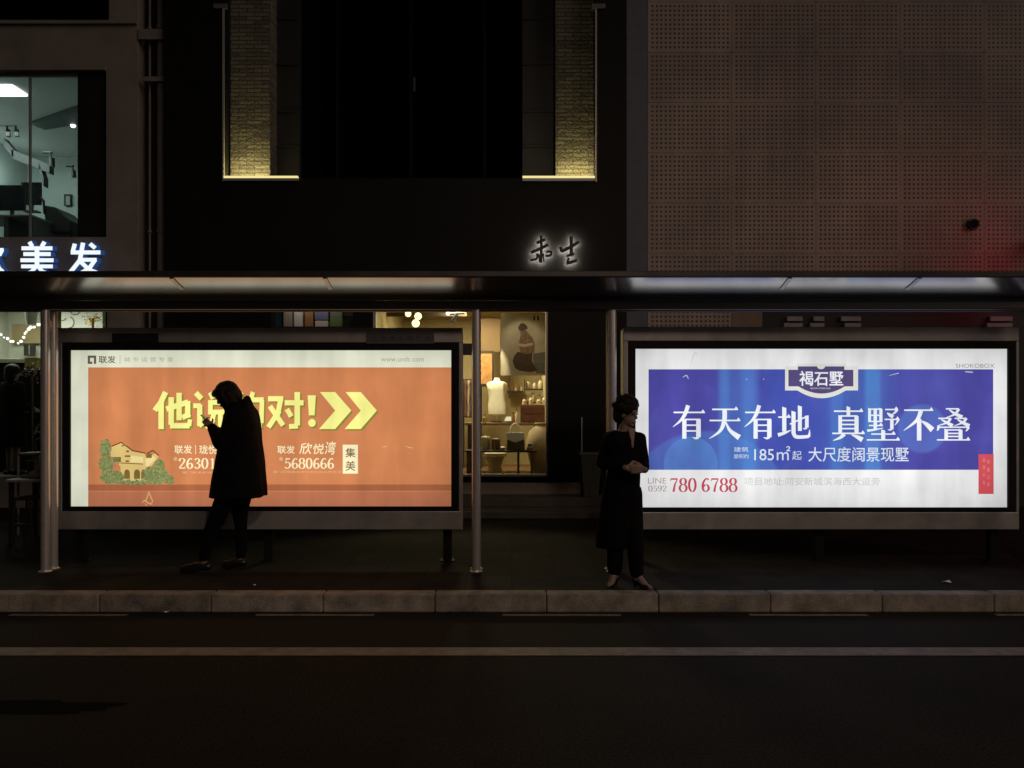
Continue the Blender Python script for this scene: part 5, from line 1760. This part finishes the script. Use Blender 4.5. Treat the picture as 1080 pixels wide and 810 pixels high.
def right_box():
    t = light_box('advertising box with a glowing blue and white advert on the right', 657, 1073, 345, 558, 670, 1062, 368, 535)
    white = print_mat('print_white_b', srgb(236, 236, 236), 1.0)
    poster = sheet('poster', 670, 1062, 368, 535, LD, white, t)
    d = LD - 0.002
    sheet('blue_field', 684, 1047.5, 389.5, 495.5, d, blue_print(), poster)
    d -= 0.002
    pw = print_mat('print_purewhite', srgb(238, 242, 246))
    pw2 = print_mat('print_softwhite', srgb(216, 226, 240))
    mb = MB()
    for ch, a, b in (('有', 709, 744.5), ('天', 747, 781.5), ('有', 784.5, 819), ('地', 820.5, 855.5)):
        draw(mb, GLYPH[ch], a, b, 427.5, 463, d)
    for ch, a, b in (('真', 877.5, 912), ('墅', 914, 949), ('不', 952, 985.5), ('叠', 987.5, 1023.5)):
        draw(mb, GLYPH[ch], a, b, 429, 465, d)
    mb.build('headline', pw, poster)
    lettering('caption', '建筑', 774, 789.5, 471.5, 476.5, d, pw2, poster)
    lettering('caption', '面积约', 774, 789.5, 479, 483.5, d, pw2, poster)
    lettering('area_figure', '185㎡', 795.5, 833.5, 470.5, 485.5, d, pw2, poster, 0.002)
    lettering('area_figure', '起', 835.5, 845.5, 475.5, 485, d, pw2, poster)
    lettering('caption', '大尺度阔景现墅', 852.5, 958.5, 471.5, 487, d, pw2, poster, 0.006)
    # crest: white outline, grey-violet field, notch at the top
    cw = print_mat('print_crestwhite', srgb(224, 224, 216))
    cg = print_mat('print_crestgrey', srgb(86, 76, 122))
    arc = lambda x0, x1, y, dep: [(x0 + (x1 - x0) * k / 12, y + dep * (1 - (2 * k / 12 - 1) ** 2)) for k in range(13)]
    mb = MB()
    ppoly(mb, [(828, 386.2), (840, 386.2), (840, 383.5), (892.5, 383.5), (892.5, 386.2), (905, 386.2), (905, 411.8)] + arc(841, 892, 411.8, 8.2)[::-1] + [(828, 411.8)], d)
    mb.build('crest_outline', cw, poster)
    mb = MB()
    nt_ = [(866 + 4.2 * math.cos(math.pi * k / 8), 386.4 + 3 * math.sin(math.pi * k / 8)) for k in range(9)][::-1]
    ppoly(mb, [(831.5, 390), (841.5, 390), (841.5, 386.4)] + nt_ + [(890.5, 386.4), (890.5, 390), (900, 390), (900, 407.5)] + arc(842, 891, 407.5, 7.6)[::-1] + [(831.5, 407.5)], d - 0.002)
    mb.build('crest', cg, poster)
    lettering('crest_letters', '褐石墅', 843, 889.5, 391.2, 407, d - 0.004, pw, poster, 0.012, 0, 1.0)
    lettering('small_print', 'BROWN STONE VILLA', 855, 876, 408.8, 410.4, d - 0.004, cw, poster)
    d2 = LD - 0.002
    red = print_mat('print_red', srgb(196, 74, 92))
    rg = print_mat('print_redgrey', srgb(176, 160, 158))
    faint = print_mat('print_faint', srgb(194, 200, 192))
    lettering('small_print', 'LINE', 683.5, 703, 504, 510, d2, rg, poster)
    number('area_code', '0592', 683.5, 703.5, 512, 518.5, d2, rg, poster)
    number('phone_number', '780 6788', 706, 778, 504, 519, d2, red, poster)
    lettering('small_print', '项目地址:同安新城滨海西大道旁', 785, 928, 503.5, 512, d2, faint, poster)
    lettering('logo_letters', 'SHOKOBOX', 1008, 1049, 383.6, 388, d2, print_mat('print_grey_b', srgb(150, 146, 148)), poster)
    tagm = sheet('red_tag', 1032, 1048, 479, 521, d2 - 0.004, print_mat('print_tag', srgb(212, 84, 92)), poster)
    mb = MB()
    for k, ch in enumerate('品质大宅'):
        put_shape(mb, text_shape(ch), 1036.5, 1039, 483 + k * 8, 487 + k * 8, d2 - 0.006)
    for k, ch in enumerate('样板公开'):
        put_shape(mb, text_shape(ch), 1041, 1044, 485 + k * 8, 489.5 + k * 8, d2 - 0.006)
    mb.build('tag_letters', print_mat('print_tagink', srgb(232, 150, 146)), poster)
    # pale crinkle marks of the loose sheet
    mb = MB()
    for pts in (((720, 398, .4), (724, 396, 1.0), (726, 399.5, .6)), ((736, 376, .4), (733, 372, .7), (728, 385, .5)), ((787, 399.6, .8), (788, 400.4, .8)), ((805, 399.5, .8), (806, 400.3, .8)),
                ((1018, 392, 1.0), (1026, 392.6, 1.2)), ((938, 396, .5), (948, 393.5, .9))):
        for poly in strip(list(pts)):
            ppoly(mb, poly, LD - 0.0065)
    mb.build('crinkle', print_mat('print_crinkle', srgb(196, 204, 226)), poster)


right_box()

# ------------------------------------------------------------------ people
def oval(cx, cy, z, fu, bu, hw, n=28, e=2.4):
    """ring round a body: extends fu forward (+x), bu backward, hw to each side"""
    out = []
    for k in range(n):
        a = 2 * math.pi * k / n
        c, s = math.cos(a), math.sin(a)
        u = math.copysign(abs(c) ** (2 / e), c)
        v = math.copysign(abs(s) ** (2 / e), s)
        mid, half = (fu + bu) / 2, (fu - bu) / 2
        out.append((cx + mid + half * u, cy + hw * v, z))
    return out


def head(b, c, fwd_tilt, scale=1.0, yaw=0.0):
    """skull, jaw, nose, lips, ears into solid b; face looks along +x turned by yaw and tilted down; returns the frame"""
    Rm = Matrix.Rotation(yaw, 3, 'Z') @ Matrix.Rotation(fwd_tilt, 3, 'Y')
    P = lambda x, y, z: Vector(c) + Rm @ (Vector((x, y, z)) * scale)
    b.ell(P(-0.008, 0, 0.03), (0.097 * scale, 0.076 * scale, 0.092 * scale), Rm)
    b.ell(P(0.018, 0, -0.045), (0.066 * scale, 0.058 * scale, 0.075 * scale), Rm)
    b.ell(P(0.052, 0, -0.092), (0.026 * scale, 0.03 * scale, 0.022 * scale), Rm)     # chin
    b.cap(P(0.082, 0, 0.012), P(0.096, 0, -0.026), 0.008 * scale, 0.0125 * scale)       # nose
    b.ell(P(0.082, 0, -0.063), (0.012 * scale, 0.024 * scale, 0.010 * scale), Rm)     # lips
    b.ell(P(0.076, 0, 0.03), (0.018 * scale, 0.05 * scale, 0.012 * scale), Rm)        # brow
    for s in (-1, 1):
        b.ell(P(-0.005, 0.074 * s, -0.01), (0.018 * scale, 0.009 * scale, 0.032 * scale), Rm)
    return P, Rm


def eyes(P, parent, place, scale=1.0):
    for s in (-1, 1):
        e = Solid()
        e.ell(P(0.077, 0.031 * s, 0.008), (0.012, 0.014, 0.009))
        e.build('eye', mat('eye', (0.05, 0.04, 0.035), 0.15), parent, 0.003, smooth=1, place=place)


def hand(b, wrist, palm_dir, side, curl_dir, scale=1.0, curl=0.7):
    """palm with five fingers; palm_dir wrist->knuckles, side points to the thumb, curl_dir is where the fingers close"""
    w = Vector(wrist); f = Vector(palm_dir).normalized(); s = Vector(side).normalized(); c = Vector(curl_dir).normalized()
    s = (s - f * s.dot(f)).normalized()
    k = scale
    for q in (-0.026, -0.009, 0.009, 0.026):
        b.cap(w + f * 0.012 * k + s * q * 0.7 * k, w + f * 0.082 * k + s * q * k, 0.013 * k, 0.0115 * k)
    for q, L in ((0.028, 0.070), (0.0095, 0.080), (-0.0095, 0.074), (-0.028, 0.058)):
        base = w + f * 0.086 * k + s * q * k
        d1 = (f + c * 0.35 * curl).normalized()
        p1 = base + d1 * L * 0.45 * k
        d2 = (f * (1 - 0.75 * curl) + c * (0.3 + curl)).normalized()
        p2 = p1 + d2 * L * 0.32 * k
        d3 = (f * (1 - 1.5 * curl) + c * (0.4 + curl)).normalized()
        p3 = p2 + d3 * L * 0.25 * k
        b.chain([(*base, 0.0095 * k), (*p1, 0.0088 * k), (*p2, 0.008 * k), (*p3, 0.007 * k)])
    tb = w + f * 0.03 * k + s * 0.03 * k
    t1 = tb + (s * 0.7 + f * 0.6 + c * 0.3).normalized() * 0.04 * k
    t2 = t1 + (s * 0.1 + f * 0.9 + c * 0.5).normalized() * 0.032 * k
    b.chain([(*(w + f * 0.015 * k + s * 0.015 * k), 0.014 * k), (*tb, 0.0125 * k), (*t1, 0.0105 * k), (*t2, 0.0085 * k)])


def shoe(S_, heel, toe, up=0.0, w=0.045, h=0.075):
    heel, toe = Vector(heel), Vector(toe)
    d = toe - heel
    S_.cap(heel + Vector((0, 0, h * 0.7)), heel + d * 0.45 + Vector((0, 0, h * 0.75)), w * 0.85, w * 0.95)
    S_.cap(heel + d * 0.4 + Vector((0, 0, h * 0.62)), heel + d * 0.72 + Vector((0, 0, h * 0.5)), w * 0.95, w)
    S_.cap(heel + d * 0.7 + Vector((0, 0, h * 0.45)), toe - d.normalized() * w * 0.8 + Vector((0, 0, h * 0.4)), w * 0.95, w * 0.72)
    return S_


def flatten(bm_, zmin):
    for v in bm_.verts:
        if v.co.z < zmin:
            v.co.z = zmin


def person_phone():
    D = 7.42
    loc = Vector((WX(240, D), D, 0.0))
    t = thing('person', 'person in a long black hooded coat looking down at a phone', 'person', loc)
    PL = Matrix.Rotation(math.pi, 4, 'Z')        # local +x (forward) -> world -x
    s = 0.00892

    def U(px):
        return (240 - px) * s

    def Z(py):
        return (602.5 - py) * s
    # body -------------------------------------------------------------
    b = Solid()
    hc = (U(238.5), 0.0, Z(418.5))
    P, Rm = head(b, hc, R(26), 1.0)
    b.chain([(-0.03, 0, Z(424), 0.055), (-0.10, 0, Z(440), 0.06)])
    b.loft([oval(0, 0, z, f, k, w) for z, f, k, w in ((0.82, 0.0, -0.24, 0.15), (0.95, 0.02, -0.26, 0.165), (1.1, 0.0, -0.25, 0.14), (1.28, 0.0, -0.25, 0.16), (1.42, -0.01, -0.24, 0.17), (1.50, -0.05, -0.19, 0.10))])
    # legs
    legF = [(-0.075, 0.09, 0.86, 0.07), (U(228), 0.10, Z(557), 0.045), (U(219.5), 0.10, Z(590), 0.033)]
    legR = [(-0.12, -0.09, 0.86, 0.07), (U(250.8), -0.09, Z(557), 0.043), (U(250.5), -0.09, Z(590), 0.033)]
    for lg, (hx, tx) in ((legF, (221, 197)), (legR, (253, 231))):
        b.chain(lg)
        b.cap(lg[-1][:3], (U(hx) + 0.03, lg[-1][1], 0.055), 0.032, 0.026)
        b.cap((U(hx) + 0.03, lg[-1][1], 0.045), (U(tx) - 0.09, lg[-1][1], 0.03), 0.024, 0.016)
    # arms
    wl, wr = Vector((U(225), 0.06, Z(450))), Vector((U(226.5), -0.05, Z(454.5)))
    for sd, el, w in ((1, (U(243), 0.215, Z(467)), wl), (-1, (U(236), -0.20, Z(468)), wr)):
        b.chain([(-0.13, 0.19 * sd, 1.415, 0.055), (*el, 0.045), (*w, 0.03)])
    hand(b, wl, Vector((0.6, -0.30, 0.42)), Vector((0.2, -0.5, 0.6)), Vector((-0.2, -0.9, 0.25)), 0.9, 0.9)
    hand(b, wr, Vector((0.6, 0.25, 0.45)), Vector((0.0, 0.5, 0.7)), Vector((0.1, 0.9, -0.2)), 0.9, 0.9)
    b.build('body', M_skin, t, 0.0065, smooth=2, place=PL)
    eyes(P, t, PL)
    # hair: chin-length, falling forward, with strands by the cheek
    h = Solid()
    c = Vector(hc)
    h.ell(P(-0.022, 0, 0.042), (0.113, 0.096, 0.098), Rm)
    h.ell(P(-0.062, 0, -0.01), (0.082, 0.096, 0.115), Rm)
    h.ell(P(0.065, 0, 0.062), (0.05, 0.074, 0.04), Rm)
    for sd in (-1, 1):
        h.chain([(*P(0.05, 0.075 * sd, 0.055), 0.030), (*P(0.035, 0.084 * sd, -0.03), 0.027), (*P(0.028, 0.078 * sd, -0.105), 0.020), (*P(0.05, 0.066 * sd, -0.15), 0.009)])
        h.chain([(*P(0.0, 0.08 * sd, 0.04), 0.035), (*P(-0.01, 0.088 * sd, -0.06), 0.035), (*P(-0.005, 0.082 * sd, -0.14), 0.022)])
        h.chain([(*P(-0.05, 0.07 * sd, 0.0), 0.045), (*P(-0.06, 0.075 * sd, -0.12), 0.04)])
    h.build('hair', M_hair, t, 0.007, 0.006, 26, 1, PL)
    # coat with hood folded on the back
    k = Solid()
    rows = ((Z(524), U(222.5), U(280), 0.275), (Z(512), U(225), U(279), 0.27), (Z(490), U(229.5), U(276.5), 0.262), (Z(468), U(233), U(274), 0.255), (Z(450), U(237), U(272.6), 0.255),
            (Z(440), U(239), U(271), 0.245), (Z(434), U(240), U(269.5), 0.215), (Z(429), U(241.5), U(266), 0.16), (Z(424), U(243), U(264.5), 0.125))
    k.loft([oval(0, 0, z, f, bk_, w, 36, 2.3) for z, f, bk_, w in rows])
    k.ell((U(258), 0, Z(428.5)), (0.062, 0.13, 0.055))
    k.ell((U(260.5), 0, Z(424)), (0.026, 0.10, 0.05))
    for sd, el, w in ((1, (U(243), 0.225, Z(467)), wl), (-1, (U(235), -0.21, Z(467)), wr)):
        k.chain([(-0.13, 0.19 * sd, 1.42, 0.085), (*el, 0.072), (*(Vector(el).lerp(w, 0.86)), 0.05)])
    k.ell((U(231.5), -0.11, Z(462)), (0.035, 0.06, 0.05))
    ob = k.build('coat', M_cloth, t, 0.009, 0.010, 7, 3, PL)
    # trousers
    q = Solid()
    q.loft([oval(0, 0, z, f, bb, w) for z, f, bb, w in ((0.70, 0.05, -0.24, 0.17), (0.85, 0.03, -0.26, 0.175), (1.0, 0.02, -0.25, 0.16))])
    q.chain([(-0.06, 0.09, 0.80, 0.105), (U(236), 0.10, Z(540), 0.080), (U(227.5), 0.10, Z(558), 0.066), (U(221), 0.10, Z(580), 0.051), (U(219.5), 0.10, Z(587), 0.047)])
    q.chain([(-0.12, -0.09, 0.80, 0.105), (U(249), -0.09, Z(540), 0.078), (U(251), -0.09, Z(558), 0.060), (U(250.5), -0.09, Z(580), 0.048), (U(250.5), -0.09, Z(588), 0.044)])
    q.build('trousers', M_cloth, t, 0.009, 0.007, 12, 2, PL)
    for yy, hx, tx in ((0.10, 223.5, 194), (-0.09, 253, 230)):
        f = Solid()
        shoe(f, (U(hx) - 0.0, yy, 0.006), (U(tx), yy, 0.006))
        flatten(f.bm, 0.0)
        f.build('shoe', mat('dark_leather', (0.012, 0.010, 0.009), 0.35), t, 0.006, smooth=2, place=PL)
    # phone, held in the hands: a thing of its own
    pc = PL @ Vector((U(219.3), 0.0, Z(444.2)))
    ph = thing('mobile_phone', 'dark mobile phone held up by the person in the hooded coat', 'phone', loc + pc)
    rot = Matrix.Rotation(R(43), 4, 'Y')
    mb = MB()
    bmesh.ops.create_cube(mb.bm, size=1, matrix=Matrix.Translation(loc + pc) @ rot @ Matrix.Diagonal((0.155, 0.072, 0.0085, 1)))
    mb.build('case', M_bezel, ph, bevel=0.003)
    mb = MB()
    bmesh.ops.create_cube(mb.bm, size=1, matrix=Matrix.Translation(loc + pc) @ rot @ Matrix.Translation((0, 0, 0.0048)) @ Matrix.Diagonal((0.145, 0.064, 0.0006, 1)))
    mb.build('screen', mat('phone_glass', (0.01, 0.01, 0.012), 0.1), ph)
    return t


person_phone()


def person_heels():
    D = 6.76
    loc = Vector((WX(660, D), D, 0.0))
    t = thing('person', 'person in a long dark open coat standing with clasped hands near the kerb', 'person', loc)
    s = D / F
    yaw = R(-52)                        # local +x forward; world forward = mostly to the camera, turned to its right
    PL = Matrix.Rotation(yaw, 4, 'Z')
    PI_ = PL.inverted()

    def X(px):
        return (px - 660) * s

    def Z(py):
        return (620 - py) * s

    def w2l(px, dy, py):
        """point given as picture column, depth offset (negative = to the camera) and row -> local"""
        return PI_ @ Vector((X(px), dy, Z(py)))
    b = Solid()
    hc = w2l(661.5, -0.02, 437.5)
    P, Rm = head(b, hc, R(8), 0.94, R(14))
    nk = w2l(659, 0.0, 457)
    b.chain([(*(hc + Vector((-0.02, 0, -0.05))), 0.05), (*nk, 0.056)])
    b.loft([oval(0, 0, z, f, k, w) for z, f, k, w in ((0.76, 0.06, -0.08, 0.11), (0.88, 0.065, -0.08, 0.115), (1.02, 0.06, -0.07, 0.10), (1.17, 0.07, -0.07, 0.11), (1.28, 0.06, -0.07, 0.12), (1.34, 0.04, -0.06, 0.07))])
    aL, aR = w2l(649, 0.02, 604), w2l(670.5, -0.05, 605)
    hipL, hipR = Vector((0, -0.07, 0.8)), Vector((0, 0.07, 0.8))
    kL, kR = w2l(648.5, 0.0, 563), w2l(668.5, -0.06, 563)
    toeL, toeR = w2l(641.5, -0.05, 620), w2l(683, -0.14, 620)
    for hip, kn, an, toe in ((hipL, kL, aL, toeL), (hipR, kR, aR, toeR)):
        ball = an.lerp(toe, 0.62)
        b.chain([(*hip, 0.07), (*kn, 0.052), (*an, 0.031), (ball.x, ball.y, 0.032, 0.03), (toe.x, toe.y, 0.022, 0.02)])
        b.cap(an, (an.x, an.y, an.z - 0.05), 0.031, 0.03)
    shL, shR = w2l(643, 0.05, 464), w2l(673, -0.03, 464)
    elL, elR = w2l(634.5, 0.03, 490), w2l(678, -0.06, 488)
    wL, wR = w2l(656, -0.24, 492.5), w2l(675, -0.24, 494)
    for sh, el, w in ((shL, elL, wL), (shR, elR, wR)):
        b.chain([(*sh, 0.046), (*el, 0.036), (*w, 0.026)])
    dL = PI_ @ Vector((0.9, -0.15, -0.02)); dR = PI_ @ Vector((-0.9, -0.2, 0.0))
    upv = Vector((0, 0, 1)); cam_ = PI_ @ Vector((0, -1, -0.1)); awy = PI_ @ Vector((0, 1, -0.3))
    hand(b, wL, dL, upv, awy, 0.95, 0.75)
    hand(b, wR, dR, upv, awy, 0.95, 0.65)
    b.build('body', M_skin, t, 0.0062, smooth=2, place=PL)
    eyes(P, t, PL)
    # short curly hair piled up
    h = Solid()
    h.ell(P(-0.03, 0, 0.055), (0.112, 0.10, 0.092), Rm)
    h.ell(P(-0.06, 0, -0.005), (0.075, 0.092, 0.10), Rm)
    h.ell(P(-0.01, 0, 0.105), (0.092, 0.086, 0.062), Rm)
    rnd = random.Random(4)
    for q in range(46):
        a, e = rnd.uniform(0, 6.28), rnd.uniform(-0.35, 1.4)
        v = Vector((math.cos(a) * math.cos(e) * 0.108 - 0.03, math.sin(a) * math.cos(e) * 0.096, 0.05 + math.sin(e) * 0.105))
        if v.x > 0.035 and v.z < 0.075:
            continue
        h.ell(P(*v), [rnd.uniform(0.018, 0.030)] * 3)
    h.build('hair', M_hair, t, 0.006, 0.005, 34, 1, PL)
    # long coat, open at the front, flaring to the back
    k = Solid()

    def ring(z, xl, xr, dy0, dy1, n=36):
        out = []
        for j in range(n):
            a = 2 * math.pi * j / n
            c, s_ = math.cos(a), math.sin(a)
            u = math.copysign(abs(c) ** 0.85, c); v = math.copysign(abs(s_) ** 0.85, s_)
            out.append(PI_ @ Vector(((xl + xr) / 2 + (xr - xl) / 2 * u, (dy0 + dy1) / 2 + (dy1 - dy0) / 2 * v, z)))
        return out
    rows = ((579, 629, 668, -0.10, 0.21), (560, 630.5, 672, -0.11, 0.20), (535, 634, 674.5, -0.12, 0.19), (512, 638, 675, -0.13, 0.17), (498, 641, 675, -0.13, 0.15), (480, 640, 676, -0.135, 0.145), (466, 636.5, 679, -0.13, 0.14), (460, 638, 677.5, -0.11, 0.13), (457, 643, 674, -0.08, 0.11), (455, 648, 669, -0.03, 0.10))
    k.loft([ring(Z(y), X(a), X(c), d0, d1) for y, a, c, d0, d1 in rows])
    for sh, el, w in ((shL, elL, wL), (shR, elR, wR)):
        k.chain([(*sh, 0.064), (*el, 0.047), (*(el.lerp(w, 0.86)), 0.038)])
    ob = k.build('coat', M_cloth, t, 0.009, 0.009, 8, 3, PL)
    # V-neck of bare skin, laid a touch proud of the coat
    v = Solid()
    for q in range(9):
        u = q / 8
        yv = 453.5 + 18.5 * u
        hw = (1 - u) * 2.6 + 0.3
        v.cap(w2l(664.5 - hw, -0.085 - 0.05 * u, yv), w2l(664.5 + hw, -0.085 - 0.05 * u, yv), 0.010, 0.010)
    v.build('neckline', M_skin, t, 0.006, smooth=2, place=PL)
    q = Solid()
    for hip, kn, an in ((hipL, kL, aL), (hipR, kR, aR)):
        q.chain([(*hip, 0.095), (*kn, 0.075), (*(kn.lerp(an, 0.6)), 0.068), (*(kn.lerp(an, 0.94)), 0.064)])
    q.build('trousers', M_cloth, t, 0.008, 0.006, 12, 2, PL)
    lea = mat('glossy_leather', (0.015, 0.008, 0.008), 0.15)
    for an, toe in ((aL, toeL), (aR, toeR)):
        f = Solid()
        heel = an + (an - toe) * 0.12
        ball = an.lerp(toe, 0.6)
        f.chain([(heel.x, heel.y, 0.066, 0.031), (an.lerp(toe, .25).x, an.lerp(toe, .25).y, 0.05, 0.029), (ball.x, ball.y, 0.028, 0.034), (*(an.lerp(toe, 0.85).xy), 0.022, 0.026), (toe.x, toe.y, 0.018, 0.015)])
        f.chain([(heel.x, heel.y, 0.05, 0.016), (heel.x, heel.y, 0.007, 0.008)])
        flatten(f.bm, 0.001)
        sh_ = f.build('shoe', lea, t, 0.005, smooth=2, place=PL)
    return t


person_heels()


def person_inside():
    """dark silhouette behind the café window at far left"""
    D = 12.75
    z0 = zlf - 0.05
    loc = Vector((WX(14, D), D, z0))
    t = thing('person', 'dark silhouette of a person behind the far left café window', 'person', loc)
    b = Solid()
    H_ = WZ(383, D) - z0
    k = H_ / 1.75
    hc = (0.0, 0, 1.60 * k)
    P, Rm = head(b, hc, R(5), 1.0)
    b.chain([(-0.01, 0, 1.55 * k, 0.055), (-0.03, 0, 1.44 * k, 0.06)])
    b.loft([oval(-0.02, 0, z * k, f, bk_, w) for z, f, bk_, w in ((0.82, 0.11, -0.12, 0.16), (1.0, 0.11, -0.11, 0.15), (1.25, 0.12, -0.12, 0.18), (1.40, 0.09, -0.1, 0.19), (1.46, 0.05, -0.07, 0.1))])
    for sd in (-1, 1):
        b.chain([(-0.01, 0.09 * sd, 0.85 * k, 0.085), (0.0, 0.1 * sd, 0.48 * k, 0.056), (-0.01, 0.1 * sd, 0.09, 0.036), (0.14, 0.11 * sd, 0.04, 0.03)])
        el, w = Vector((-0.02, 0.26 * sd, 1.10 * k)), Vector((0.2, 0.2 * sd, 1.02 * k))
        b.chain([(-0.02, 0.2 * sd, 1.38 * k, 0.055), (*el, 0.042), (*w, 0.028)])
        hand(b, w, (1, -0.2 * sd, -0.1), (0, -0.4 * sd, 1), (0, -sd, -0.3), 1.0, 0.6)
    yaw = Matrix.Rotation(R(60), 4, 'Z')
    b.build('body', M_skin, t, 0.008, smooth=2, place=yaw)
    h = Solid()
    h.ell(P(-0.02, 0, 0.045), (0.118, 0.11, 0.10), Rm)
    h.ell(P(-0.05, 0, -0.03), (0.085, 0.105, 0.13), Rm)
    h.build('hair', M_hair, t, 0.009, 0.005, 20, 1, yaw)
    c = Solid()
    c.loft([oval(-0.02, 0, z * k, f, bk_, w) for z, f, bk_, w in ((0.45, 0.18, -0.2, 0.25), (0.8, 0.17, -0.18, 0.23), (1.05, 0.15, -0.16, 0.2), (1.3, 0.15, -0.15, 0.22), (1.42, 0.11, -0.12, 0.2), (1.48, 0.07, -0.09, 0.11))])
    for sd in (-1, 1):
        el, w = Vector((-0.02, 0.26 * sd, 1.10 * k)), Vector((0.2, 0.2 * sd, 1.02 * k))
        c.chain([(-0.02, 0.2 * sd, 1.39 * k, 0.08), (*el, 0.07), (*(el.lerp(w, 0.9)), 0.048)])
    c.build('coat', M_cloth, t, 0.011, 0.008, 8, 2, yaw)
    for sd in (-1, 1):
        f = Solid()
        shoe(f, (-0.06, 0.11 * sd, 0.003), (0.2, 0.11 * sd, 0.003))
        flatten(f.bm, 0)
        f.build('shoe', mat('dark_leather', (0.012, 0.01, 0.009)), t, 0.008, smooth=1, place=yaw)


person_inside()

# ------------------------------------------------------------------ terrace furniture at far left and litter
def terrace():
    D = 9.0
    zt = WZ(506, D)
    xc = WX(20, D)
    t = thing('terrace_table', 'small pale terrace table behind the left canopy post', 'table', (xc, D + 0.2, 0))
    MB().box(WX(5, D), WX(60, D), D, D + 0.6, zt - 0.03, zt).build('table_top', mat('pale_table', (0.42, 0.35, 0.32), 0.5, vary=0.15), t, bevel=0.006)
    for xx in (WX(8, D), WX(57, D)):
        for yy in (D + 0.05, D + 0.5):
            MB().box(xx - 0.02, xx + 0.02, yy, yy + 0.04, 0.001, zt - 0.031).build('leg', mat('table_leg', (0.03, 0.028, 0.026), 0.5), t)
    b = thing('cloth_bag', 'crumpled grey bag lying on the pale terrace table', 'bag', (WX(29, D), D + 0.2, zt + 0.001))
    f = Solid()
    f.ell((0, 0, 0.04), (0.10, 0.08, 0.055)); f.ell((0.06, -0.01, 0.03), (0.07, 0.06, 0.035)); f.ell((-0.13, 0.02, 0.02), (0.09, 0.06, 0.024))
    flatten(f.bm, 0.0)
    f.build('sack', mat('grey_cloth', (0.22, 0.22, 0.21), 0.9, vary=0.3, vscale=12), b, 0.006, 0.012, 18, 1)
    f = Solid()
    f.chain([(0.10, 0, 0.05, 0.008), (0.14, -0.02, 0.075, 0.008), (0.17, -0.02, 0.04, 0.008)])
    f.build('strap', mat('grey_cloth', (0.22, 0.22, 0.21)), b, 0.004)
    s = thing('terrace_stool', 'dark splayed stool under the pale terrace table', 'stool', (WX(34, D), D - 0.05, 0))
    zs = WZ(524, D - 0.1)
    MB().box(WX(25, D), WX(43, D), D - 0.2, D + 0.08, zs - 0.03, zs).build('seat', mat('stool_brown', (0.03, 0.026, 0.022), 0.6), s, bevel=0.008)
    for a, bx in ((26, 23), (42, 45)):
        for yy in (D - 0.18, D + 0.05):
            MB().tube([(WX(a, D), yy, zs - 0.031), (WX(bx, D), yy, 0.012)], 0.014, 8).build('leg', mat('stool_brown', (0.03, 0.026, 0.022)), s)
    MB().box(WX(25.5, D), WX(42.5, D), D - 0.19, D - 0.17, 0.2, 0.23).build('stretcher', mat('stool_brown', (0.03, 0.026, 0.022)), s)
    # white tube chair standing behind the left post
    c = thing('wire_chair', 'white tube chair half hidden by the left canopy post', 'chair', (WX(48, 9.7), 9.75, 0))
    wm = mat('white_tube', (0.3, 0.29, 0.28), 0.4)
    d = 9.7
    MB().tube([W(38, 474, d), W(36.5, 458, d), W(39, 450, d), W(44, 446, d), W(52, 446, d), W(57, 451, d), W(58, 474, d)], 0.014, 8).build('back_frame', wm, c, smooth=True)
    MB().tube([W(37, 454, d), W(57, 464, d)], 0.008, 6).tube([W(37, 464, d), W(57, 454, d)], 0.008, 6).build('back_wire', wm, c, smooth=True)
    zc_ = WZ(476, d)
    MB().box(WX(36, d), WX(59, d), d - 0.36, d + 0.02, zc_ - 0.03, zc_).build('seat', mat('chair_seat', (0.12, 0.11, 0.1), 0.6), c, bevel=0.01)
    for xx in (37, 58):
        for yy in (d - 0.33, d):
            MB().tube([(WX(xx, d), yy, zc_ - 0.031), (WX(xx, d), yy, 0.013)], 0.013, 8).build('leg', wm, c, smooth=True)


terrace()

M_litter = mat('litter_paper', (0.7, 0.68, 0.62), 0.7)
for px, py, z, w, lab in ((998, 615, 0.0, 0.05, 'scrap of white paper on the pavement before the right box'), (268, 618, 0.0, 0.02, 'tiny white scrap on the pavement right of the person with a phone'), (176, 646.5, -0.15, 0.03, 'tiny white scrap in the gutter below the orange advert')):
    d = (CAM_H - z) * F / (py - 428)
    X = WX(px, d)
    mb = MB()
    rnd = random.Random(px)
    vs = [[mb.bm.verts.new((X + (i - 1) * w * 0.5 + rnd.uniform(-.2, .2) * w, d + (j - 1) * w * 0.5, z + 0.006 + rnd.uniform(0, 0.4) * w)) for i in range(3)] for j in range(3)]
    for i in range(2):
        for j in range(2):
            mb.bm.faces.new((vs[i][j], vs[i][j + 1], vs[i + 1][j + 1], vs[i + 1][j]))
    mb.bm.normal_update()
    bmesh.ops.solidify(mb.bm, geom=mb.bm.faces[:], thickness=0.002)
    tag(mb.build('paper_scrap', M_litter), lab, 'litter', 'scraps of litter')
